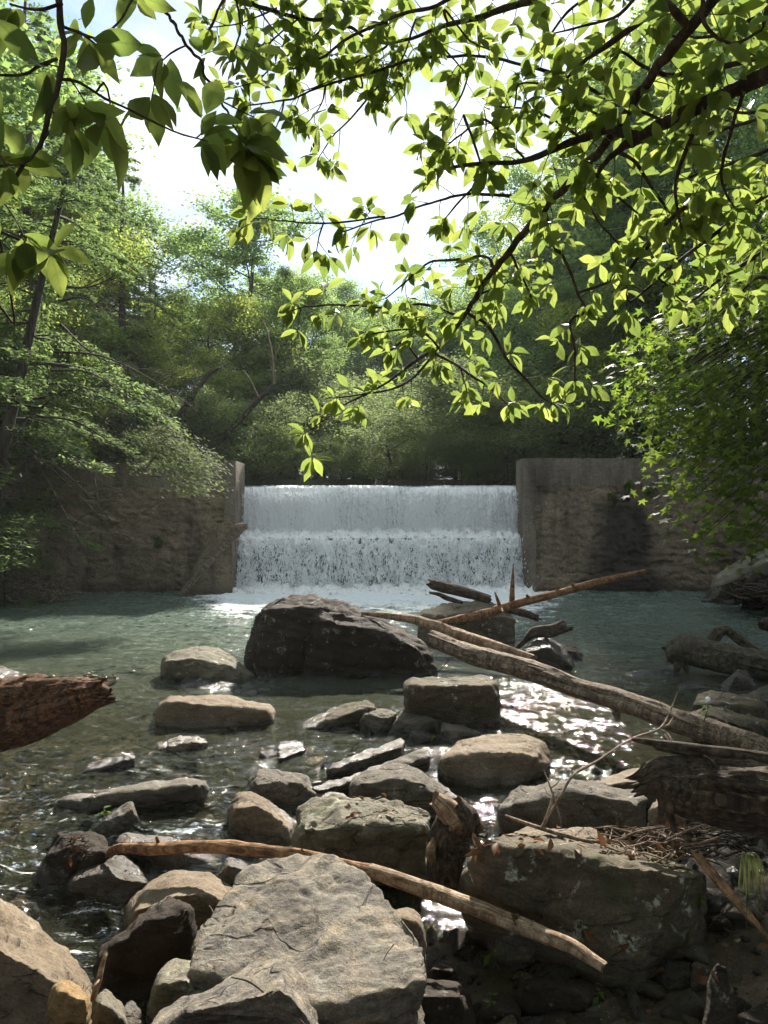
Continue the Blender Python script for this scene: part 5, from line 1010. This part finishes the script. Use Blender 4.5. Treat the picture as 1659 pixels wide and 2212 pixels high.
# ------------------------------------------------------------------ leafy boughs hanging over the photographer
def leaf_template(curl, fold, wav, seed):
    st_ = [(0.0, 0.0), (0.10, 0.09), (0.27, 0.20), (0.48, 0.265), (0.68, 0.225), (0.86, 0.10), (1.0, 0.0)]
    V = []; rg = random.Random(seed)
    for k, (y, w) in enumerate(st_):
        z = -curl * y * y; f = fold * w
        if w == 0: V.append((0, y, z))
        else:
            j = rg.uniform(-wav, wav); w *= .86; V += [(-w, y, z + f + j), (0, y, z), (w, y, z + f - j)]
    F3, F4 = [], []; n = len(V); idx = [[0], [1, 2, 3], [4, 5, 6], [7, 8, 9], [10, 11, 12], [13, 14, 15], [16]]
    F = [(0, 2, 1, 1), (0, 3, 2, 2)]
    for a in range(1, 5):
        A, B = idx[a], idx[a + 1]; F += [(A[0], A[1], B[1], B[0]), (A[1], A[2], B[2], B[1])]
    F += [(13, 14, 16, 16), (14, 15, 16, 16)]
    T = []
    for f in F:
        f = list(dict.fromkeys(f)); T.append((f[0], f[1], f[2]))
        if len(f) == 4: T.append((f[0], f[2], f[3]))
    return np.array(V, float), np.array(T)
LT = [leaf_template(0.18, 0.25, 0.01, 1), leaf_template(0.35, 0.15, 0.02, 2), leaf_template(0.05, 0.45, 0.015, 3), leaf_template(0.5, 0.3, 0.02, 4)]
LTV = [t[0] for t in LT]; LTF = LT[0][1]
class Bough:
    def __init__(s, name, label, base, seed, dk=12.5):
        s.dk = dk; s.root = tag(empty(name, base), label, 'tree'); s.base = np.array(base, float); s.rg = np.random.RandomState(seed); s.C, s.D, s.N, s.S, s.PB = [], [], [], [], []; s.tw = Bag(); s.net = []
    def trunk(s, pts, r, n):
        b = Bag(); s.net.append(b.tube(pts, r, 40, n) + s.base); put('trunk', b.mesh('trunk', BK['trunk']), s.root)
    def branch(s, pts, dens=1.0, tl=(0.04, 0.16), leaf=0.105, skip=0.0, solo=False, nleaf=(4, 7)):
        rg = s.rg; C3, R = trace(pts); C3 = np.array(C3); net = np.vstack(s.net); d0_, d1_ = [np.linalg.norm(net - e, axis=1) for e in (C3[0], C3[-1])]
        L0 = np.linalg.norm(np.diff(C3, axis=0), axis=1).sum(); fa, fb = skip, 1.0
        if min(d0_.min(), d1_.min()) > 0.02:       # grow out of the nearest limb or the trunk
            if d0_.min() <= d1_.min(): fa = 1 - (1 - skip) * L0 / (L0 + d0_.min()); C3 = np.vstack([net[d0_.argmin()], C3]); R = [R[0] * 1.1] + list(R)
            else: fb = L0 / (L0 + d1_.min()); C3 = np.vstack([C3, net[d1_.argmin()]]); R = list(R) + [R[-1] * 1.1]
        ln = np.linalg.norm(np.diff(C3, axis=0), axis=1).sum(); n = max(8, int(ln / 0.02)); b = Bag()
        R = np.maximum(R, 0.0012); c = catmull(C3, n); c += 0.006 * np.stack([fbm(np.stack([np.linspace(0, ln * 9, n), np.full(n, 3.3 * k + len(s.C)), np.zeros(n)], -1), 3) for k in range(3)], -1)
        rr_ = np.interp(np.linspace(0, 1, n), np.linspace(0, 1, len(R)), R); rr_ = rr_ * (1 + 0.12 * fbm(np.stack([np.linspace(0, ln * 30, n), np.full(n, 7.7), np.zeros(n)], -1), 2))
        b.add(*tube_arrays(c - s.base, rr_, 8)); s.net.append(c); s.cur = put('branch', b.mesh('branch', BK['twig']), s.root)
        m = int(ln * (fb - (fa if fa > skip else 0)) * s.dk * dens); t, _, _ = frames(c); view = np.array((0, 1.0, 0))
        for k in range(m):
            f = fa + (fb - fa) * (k + rg.rand()) / m; i = min(n - 1, int(f * n)); p = c[i]; d0 = t[i]
            side = np.cross(d0, view); side /= np.linalg.norm(side) + 1e-6; sg = 1 if k % 2 else -1
            d = side * sg * rg.uniform(.5, 1) + d0 * rg.uniform(0, .9) + np.array((0, rg.uniform(-.7, .7), rg.uniform(-.45, .2))); d /= np.linalg.norm(d); l = rg.uniform(*tl); e = p + d * l
            s.tw.tube(np.array([p, p + d * l * .5 + rg.normal(0, .006, 3), e]) - s.base, [.0019, .0015, .001], 5, 4); s.whorl(e, d, leaf, rg.randint(*nleaf))
        s.whorl(*((c[-1], t[-1]) if fb == 1.0 else (c[0], -t[0])), leaf, 6)
    def whorl(s, p, d, L_, n):
        rg = s.rg; a0 = rg.uniform(0, 6.28); d = d / np.linalg.norm(d); x = np.cross(d, (0, 0, 1.0)); x /= np.linalg.norm(x) + 1e-6; y = np.cross(d, x)
        for k in range(n):
            a = a0 + k * 6.283 / n + rg.normal(0, .3); out = x * math.cos(a) + y * math.sin(a); ax = out * rg.uniform(.6, 1) + d * rg.uniform(.1, .8) + np.array((0, 0, rg.uniform(-.55, .12))); ax /= np.linalg.norm(ax)
            nr = np.array((rg.normal(0, .4), rg.normal(.30, .42), rg.uniform(.35, 1.0))); nr -= ax * (nr @ ax); nr /= np.linalg.norm(nr) + 1e-6
            s.PB.append(s.cur); s.C.append(p + ax * .008 - d * rg.uniform(0, .025)); s.D.append(ax); s.N.append(nr); s.S.append(L_ * rg.uniform(.62, 1.18))
    def done(s, keep=300):
        tag(put('twigs', s.tw.mesh('twigs', BK['twig']), s.root), kind='stuff'); leaves_split(s.root, LTV, LTF, np.array(s.C), np.array(s.D), np.array(s.N), np.array(s.S), 'fore', keep, par=s.PB)

# left: bough hanging down from the top left
A = Bough('overhanging_tree', 'large-leaved bough hanging down the top left corner', (-2.6, 0.6, 0.6), 1, 8.0)
A.trunk([(0, 0, -.3), (.1, .1, 1.6), (.5, .3, 3.0), (1.2, .6, 3.6), (1.9, .75, 3.0)], [.09, .08, .06, .035, .02], 10)
A.branch((60,-330,1.35,26, 110,-150,1.38,20, 131,0,1.42,15, 135,90,1.45,14, 132,165,1.45,13, 118,220,1.45,12, 98,285,1.45,11, 62,345,1.45,9, 20,415,1.45,8, -30,450,1.45,6), 0.9, (.03, .12), .097, .12)
A.branch((126,132,1.45,8, 90,144,1.45,7, 50,157,1.45,6, -20,158,1.45,5), .8, (.03, .1), .10)
A.branch((135,171,1.46,8, 180,184,1.5,6, 215,206,1.52,6, 262,228,1.56,5, 320,260,1.6,5, 380,286,1.64,4, 452,306,1.7,3), .8, (.03, .11), .10, nleaf=(3, 6))
A.branch((300,-20,1.6,5, 258,40,1.55,5, 208,80,1.52,4), 1.1, (.02, .06), .10)
A.branch((100,280,1.45,7, 60,352,1.4,6, 0,362,1.38,5), .9, (.02, .07), .10)
A.branch((-40,480,1.5,6, 20,508,1.5,5, 80,532,1.5,4, 120,552,1.5,3), 1.0, (.02, .06), .085)
A.branch((230,185,1.5,5, 235,235,1.5,4, 210,262,1.48,3), 1.2, (.02, .06), .11)
A.branch((131,10,1.42,8, 80,20,1.42,6, 20,5,1.42,5), .8, (.03, .08), .10)
A.branch((135,60,1.45,7, 175,75,1.46,5, 210,95,1.48,4), .8, (.02, .06), .105)
A.branch((30,690,1.7,5, -10,660,1.7,5, -40,640,1.7,5), .6, (.02, .05), .07)
A.done()
# centre: boughs crossing the top
B = Bough('overhanging_tree', 'slender leafy boughs crossing the top centre of the sky', (0.3, 1.2, 0.4), 2, 11.0)
B.root.location = (-0.6, -0.9, 0.4); B.base = np.array((-0.6, -0.9, 0.4))
B.trunk([(0, 0, -.3), (.0, .1, 1.6), (.1, .7, 3.4), (.3, 2.0, 4.5), (.5, 3.2, 4.3), (1.0, 3.7, 4.05)], [.11, .1, .08, .05, .03, .014], 10)
B.branch((330,-120,1.7,8, 350,5,1.72,7, 376,45,1.74,7, 402,96,1.76,7, 430,136,1.78,6, 455,180,1.8,6, 482,222,1.82,5, 506,266,1.84,5, 526,302,1.86,4), .75, (.03, .11), .10, .1, nleaf=(3, 6))
B.branch((526,302,1.86,4, 532,318,1.86,3), 9, (.02, .05), .12)
B.branch((402,96,1.76,4, 372,112,1.76,4, 345,126,1.76,3), 1.0, (.02, .06), .105)
B.branch((482,222,1.82,4, 512,236,1.84,3, 548,248,1.86,3), 1.0, (.03, .08), .095)
B.branch((340,140,1.72,3, 333,185,1.72,3, 330,210,1.72,2), 1.0, (.02, .04), .12)
C = [(480,-30,2.7,10, 560,15,2.7,9, 650,36,2.75,8, 740,52,2.8,7, 832,66,2.85,6), (832,50,2.75,6, 750,85,2.75,6, 690,125,2.75,5, 625,150,2.75,3), (645,36,2.75,4, 592,80,2.72,4, 570,112,2.7,3),
     (1165,-6,2.6,17, 1090,22,2.65,14, 1008,46,2.7,11, 930,66,2.75,8, 850,90,2.8,6), (832,146,2.8,6, 700,185,2.8,5, 610,218,2.8,4, 528,228,2.8,3), (1335,230,2.7,9, 1232,176,2.72,8, 1130,142,2.75,7, 1020,120,2.78,6, 905,125,2.8,6, 832,146,2.8,5),
     (1010,-20,2.6,10, 930,15,2.65,8, 860,30,2.7,7, 800,60,2.72,5), (832,165,2.8,5, 765,246,2.85,4, 715,300,2.9,3, 690,345,2.9,2), (700,40,2.8,4, 715,90,2.8,3, 710,130,2.8,2), (905,125,2.8,4, 870,180,2.8,3, 830,230,2.8,2), (600,20,2.7,4, 520,50,2.7,3, 450,60,2.65,2),
     (780,190,2.85,4, 740,150,2.85,3, 690,150,2.85,2), (1020,120,2.78,5, 1000,200,2.8,4, 960,260,2.85,3), (760,10,2.7,5, 720,-5,2.7,4, 640,-15,2.7,4), (560,15,2.7,4, 600,70,2.7,3, 640,100,2.72,2), (930,66,2.75,5, 960,110,2.75,4, 1000,150,2.75,3)]
C += [(700,60,2.8,5, 640,110,2.8,4, 560,170,2.78,3, 500,190,2.75,2), (830,100,2.85,5, 780,130,2.85,4, 720,170,2.85,3, 650,200,2.85,2), (610,218,2.8,4, 600,270,2.8,3, 580,310,2.8,2), (900,40,2.75,5, 880,100,2.75,4, 860,150,2.75,3), (700,185,2.8,4, 690,230,2.8,3, 660,270,2.8,2), (960,20,2.7,5, 1010,80,2.7,4, 1060,110,2.7,3), (500,-20,2.3,6, 520,60,2.3,4, 500,130,2.3,3)]
for q in C: B.branch(q, 1.5, (.03, .15), .084)
B.done()
# right: the great bough slanting down from the right edge
E = Bough('overhanging_tree', 'long dark bough slanting down from the right edge with bright leaves', (3.3, 0.9, 0.5), 3)
E.trunk([(0, 0, -.4), (-.1, .1, 1.2), (-.35, .4, 2.6), (-.7, .8, 4.0), (-.9, 1.0, 5.5)], [.15, .13, .11, .09, .06], 12)
E.branch((4125,-258,1.35,140, 3000,-110,1.52,95, 2150,20,1.75,60, 1800,95,1.85,44, 1659,157,1.95,36, 1530,222,2.1,32, 1430,266,2.2,28, 1378,300,2.28,25, 1330,330,2.35,14, 1290,378,2.4,9), .35, (.05, .18), .10, .5)
E.branch((1378,297,2.28,22, 1340,284,2.32,20, 1315,280,2.35,19, 1255,300,2.42,17, 1190,326,2.5,15, 1130,345,2.55,12, 1045,356,2.6,9, 940,368,2.66,6), .75, (.04, .16), .095, .15)
E.branch((3176,-1150,1.7,80, 2250,-560,1.8,48, 1600,-70,1.9,26, 1540,0,1.95,24, 1455,100,2.1,22, 1410,160,2.2,21, 1360,232,2.3,20, 1302,318,2.42,19, 1262,358,2.5,19, 1202,424,2.65,17, 1150,486,2.78,16, 1100,546,2.9,14, 1062,590,3.0,13, 1030,637,3.1,12, 1000,687,3.2,10, 968,732,3.3,8, 905,776,3.4,7, 830,828,3.5,5, 725,887,3.6,3, 652,940,3.65,2), .62, (.04, .15), .098, .15)
S = [((1425,5,2.0,16, 1380,46,2.1,15, 1310,100,2.2,13, 1258,136,2.3,9, 1225,170,2.35,6), 1.0), ((1720,105,1.95,12, 1659,120,2.0,11, 1555,146,2.1,11, 1455,162,2.2,10, 1405,150,2.25,9, 1335,110,2.3,6), 1.0), ((1540,-60,1.9,10, 1520,40,1.95,9, 1580,95,2.0,7, 1660,60,2.0,6), .9),
     ((1372,350,2.4,8, 1405,400,2.45,7, 1446,456,2.5,5), 1.1), ((1176,458,2.7,8, 1200,540,2.75,7, 1216,552,2.78,7, 1246,632,2.8,6, 1266,672,2.82,4), 1.1), ((1246,632,2.8,7, 1330,602,2.7,7, 1380,552,2.6,8, 1432,490,2.5,9, 1500,430,2.4,10), 1.2), ((1232,700,2.85,6, 1240,760,2.9,5, 1246,832,2.95,3), 1.2),
     ((1015,681,3.15,7, 1055,706,3.15,7, 1095,776,3.15,6, 1130,812,3.15,6, 1170,857,3.15,5, 1205,878,3.15,3), 1.0), ((942,764,3.35,6, 995,796,3.35,6, 1040,826,3.35,5, 1102,878,3.35,3), 1.0), ((998,683,3.2,6, 905,658,3.25,6, 830,665,3.3,5, 740,660,3.35,5, 675,661,3.4,4, 630,672,3.4,2), 1.1), ((1062,577,3.0,7, 1045,553,3.0,6, 980,561,3.05,6, 930,568,3.1,5, 880,606,3.15,4, 835,645,3.2,3), 1.1),
     ((945,750,3.3,5, 905,712,3.3,5, 830,716,3.35,4, 780,730,3.4,3), 1.0), ((930,771,3.38,6, 870,832,3.4,5, 790,850,3.45,4, 720,860,3.5,3), 1.1), ((1180,443,2.65,8, 1100,422,2.7,7, 1005,420,2.75,6, 930,436,2.8,5, 830,474,2.85,4, 740,500,2.9,3), 1.1), ((830,470,2.85,5, 700,482,2.85,4, 590,475,2.85,3, 527,472,2.85,2), 1.0), ((700,482,2.85,4, 690,520,2.85,3, 684,556,2.85,2), 1.0),
     ((1050,366,2.6,7, 1005,420,2.65,5, 962,474,2.7,3), .8), ((1000,245,2.6,7, 1020,300,2.6,6, 1036,350,2.6,5), .9), ((1130,345,2.55,6, 1050,260,2.55,5, 1000,290,2.6,4, 950,330,2.6,3), 1.0), ((1190,327,2.5,6, 1230,270,2.45,5, 1250,220,2.4,4), 1.1), ((1255,300,2.42,7, 1160,240,2.5,5, 1080,230,2.55,4), 1.1), ((1300,250,2.4,6, 1200,190,2.45,5, 1120,180,2.5,4), 1.0),
     ((1660,420,2.3,10, 1590,470,2.35,9, 1500,540,2.45,8, 1420,600,2.55,6, 1360,650,2.6,4), 1.3), ((1700,520,2.4,9, 1620,560,2.45,8, 1540,620,2.5,6, 1480,650,2.55,4), 1.3), ((1530,222,2.1,10, 1480,330,2.2,9, 1460,420,2.3,7, 1470,500,2.4,5), 1.2), ((1620,180,2.0,10, 1580,280,2.1,8, 1560,380,2.2,6, 1590,450,2.3,4), 1.2), ((1720,300,2.1,10, 1640,330,2.2,9, 1560,360,2.3,7, 1480,390,2.35,5), 1.3),
     ((1660,-10,2.0,10, 1600,60,2.1,8, 1500,80,2.2,6, 1420,70,2.25,4), 1.2), ((1400,-20,2.2,9, 1330,30,2.3,7, 1250,60,2.35,5, 1190,70,2.4,3), 1.2), ((1300,-20,2.4,8, 1230,20,2.45,6, 1170,100,2.5,4), 1.0), ((1360,232,2.3,9, 1420,260,2.3,7, 1500,300,2.35,5), 1.1), ((1290,378,2.4,7, 1330,420,2.45,6, 1380,460,2.5,4), 1.2), ((1240,380,2.5,6, 1290,470,2.55,5, 1340,530,2.6,3), 1.2),
     ((1700,230,2.4,8, 1600,240,2.5,7, 1500,200,2.6,5, 1440,220,2.65,4), 1.2), ((1700,620,2.6,8, 1640,600,2.65,6, 1570,660,2.7,4), 1.0), ((1030,637,3.1,5, 1080,620,3.05,4, 1120,600,3.0,3), 1.1), ((905,776,3.4,5, 870,740,3.4,4, 840,760,3.42,3), 1.0), ((1100,546,2.9,6, 1130,600,2.9,5, 1150,650,2.95,3), .8), ((995,796,3.35,4, 1010,850,3.35,3), .8)]
for q, dn in S: E.branch(q, dn * 1.2, (.03, .14), .086)
E.done()
# ------------------------------------------------------------------ litter and small plants
bpy.context.view_layer.update(); DG = bpy.context.evaluated_depsgraph_get()
def on(u, v):                          # the surface seen at (u, v): where a leaf that lies there touches the rock
    o = Vector((0, 0, CH)); d = Vector(P(u, v, 1.0)) - o; d.normalize(); o = o + d * 1.2
    for k in range(8):
        h, loc, n, i, ob, mt = sc.ray_cast(DG, o, d)
        if not h: return None
        if ob.name in ('water', 'haze') or ob.parent and ob.name.startswith(('leaf', 'foliage', 'branch', 'twigs')): o = loc + d * 0.01; continue
        return np.array(loc), np.array(n)
    return None
rg = random.Random(77); DL = [mesh_np('dead_leaf', t * np.array((1, 1, 2.0)), LTF, True, (LF['dead'],)) for t in LTV]
def litter(label, group, n, u0, u1, v0, v1, size=(0.03, 0.065)):
    for k in range(n):
        h = on(rg.uniform(u0, u1), rg.uniform(v0, v1))
        if h is None: continue
        p, nr = h; o = put('dead_leaf', DL[k % 4], None, p + nr * 0.006); s = rg.uniform(*size); o.scale = (s, s, s)
        o.rotation_mode = 'QUATERNION'; q = Vector(nr + np.array((rg.gauss(0, .35), rg.gauss(0, .35), 0))).to_track_quat('Z', 'Y'); o.rotation_quaternion = q @ Matrix.Rotation(rg.uniform(0, 6.28), 3, 'Z').to_quaternion(); tag(o, label, 'dead leaf', group)
litter('curled brown dead leaf on the pale lichened block', 'dead leaves on the pale block', 12, 740, 930, 1722, 1775)
litter('curled brown dead leaf among the twigs on the lichened boulder', 'dead leaves on the lichened boulder', 46, 1060, 1540, 1785, 1850)
litter('brown dead leaf caught around the upright stump', 'dead leaves round the stump', 26, 985, 1060, 1770, 1840)
litter('brown dead leaf lying on the shaded bank floor', 'dead leaves on the shaded bank', 36, 960, 1655, 1960, 2200)
litter('dead leaf stuck on the dark rock in the rapids', 'dead leaves in the rapids', 10, 145, 195, 1808, 1855, (0.02, 0.045))
# grass tuft hanging down the near right bank
gb_ = P(1612, 1845, 2.85); gr = tag(empty('grass_tuft', gb_), 'tuft of long drooping green grass at the near right edge', 'grass')
for k in range(22):
    a = rg.uniform(-1, 1); ln = rg.uniform(.14, .42); w = .0022; n = 9; t = np.linspace(0, 1, n); c = np.stack([(.02 * a + .06 * a * t) * 1.0 + .0 * t, -.05 * t * rg.uniform(.2, 1.5) + rg.gauss(0, .008), .05 * np.sin(t * 2.2) - ln * t ** 1.7], -1)
    sd2 = np.array((w, w * .4, 0)) * (1 - t[:, None] ** 2 * .9); V = np.stack([c - sd2, c + sd2 ], 1).reshape(-1, 3); put('blade', mesh_np('blade', V, grid_faces(n, 2), True, (LF['grass'],)), gr)
GL = [mesh_np('leaf', t, LTF, True, (LF['gum'],)) for t in LTV]
def plant(label, u, v, h_, nl, L_, flower=False, Y=None, name='seedling'):
    h = on(u, v) if Y is None else (P(u, v, Y), np.array((0, -1.0, .2)))
    if h is None: return
    p = h[0]; r = tag(empty(name, p), label, 'plant'); b = Bag(); b.tube([(0, 0, 0), (h_ * .1, -h_ * .1, h_ * .5), (h_ * .15, -h_ * .1, h_)], [.003, .0025, .0015], 7, 5); put('stem', b.mesh('stem', LF['grass']), r)
    for k in range(nl):
        a = k * 2.4 + rg.uniform(-.3, .3); f = rg.uniform(.35, 1.0); o = put('leaf', GL[k % 4], r, (h_ * .13 * f, -h_ * .1 * f, h_ * f)); s = L_ * rg.uniform(.6, 1.1); o.scale = (s, s, s); o.rotation_euler = (rg.uniform(-.5, .35), rg.uniform(-.3, .3), a)
    if flower:
        bm = bmesh.new(); bmesh.ops.create_icosphere(bm, subdivisions=2, radius=.022); me = bpy.data.meshes.new('flower'); bm.to_mesh(me); bm.free()
        V = np.array([q.co[:] for q in me.vertices]); V *= (1 + .25 * fbm(V * 90, 2))[:, None]; me.vertices.foreach_set('co', V.astype(np.float32).ravel()); me.materials.append(M_DROP); put('flower', me, r, (h_ * .15, -h_ * .1, h_ * 1.05))
plant('small green seedling among the shaded stones below the stick', 1052, 2110, .10, 9, .05)
plant('tiny bright seedling at the bottom beside the great slab', 1058, 2175, .05, 5, .03)
plant('low green sprout on the shaded floor under the great boulder', 1290, 2160, .04, 5, .04)
plant('white-flowered plant on the long grey boulder', 1520, 1560, .16, 10, .06, True)
plant('little green tuft on the wet black stone', 932, 1600, .05, 12, .04)
plant('torn green leaf sprig stuck on the grey wedge', 222, 1765, .06, 7, .07)
plant('small green weed at the foot of the grass tuft', 1508, 1962, .05, 9, .04)
for lab, u, v, hh, nl in (('fern sprig rooted in the stained wall left of the drain hole', 1318, 1085, .25, 26), ('leafy weed hanging on the stained wall right of the drain hole', 1352, 1078, .5, 60), ('second leafy weed on the stained wall near the sweetgum', 1400, 1085, .45, 60), ('green weed growing on the brown wall beside the leaning trunk', 340, 1195, .4, 60)):
    plant(lab, u, v, hh, nl, .16, name='wall_weed')
# ------------------------------------------------------------------ the damp air of the valley
hb = bmesh.new(); bmesh.ops.create_cube(hb, size=1.0); me = bpy.data.meshes.new('haze'); hb.to_mesh(me); hb.free()
m = Mat('valley_haze'); pv = m.n('VolumePrincipled', {'Color': (0.86, 0.93, 0.95, 1), 'Density': 0.0007, 'Anisotropy': 0.1}); m.t.links.new(pv.outputs[0], m.out.inputs['Volume'])
me.materials.append(m.m); hz = tag(put('haze', me), 'thin haze hanging in the valley air', None, None, 'stuff'); hz.location = (0, 55, 15); hz.scale = (184, 194, 36)
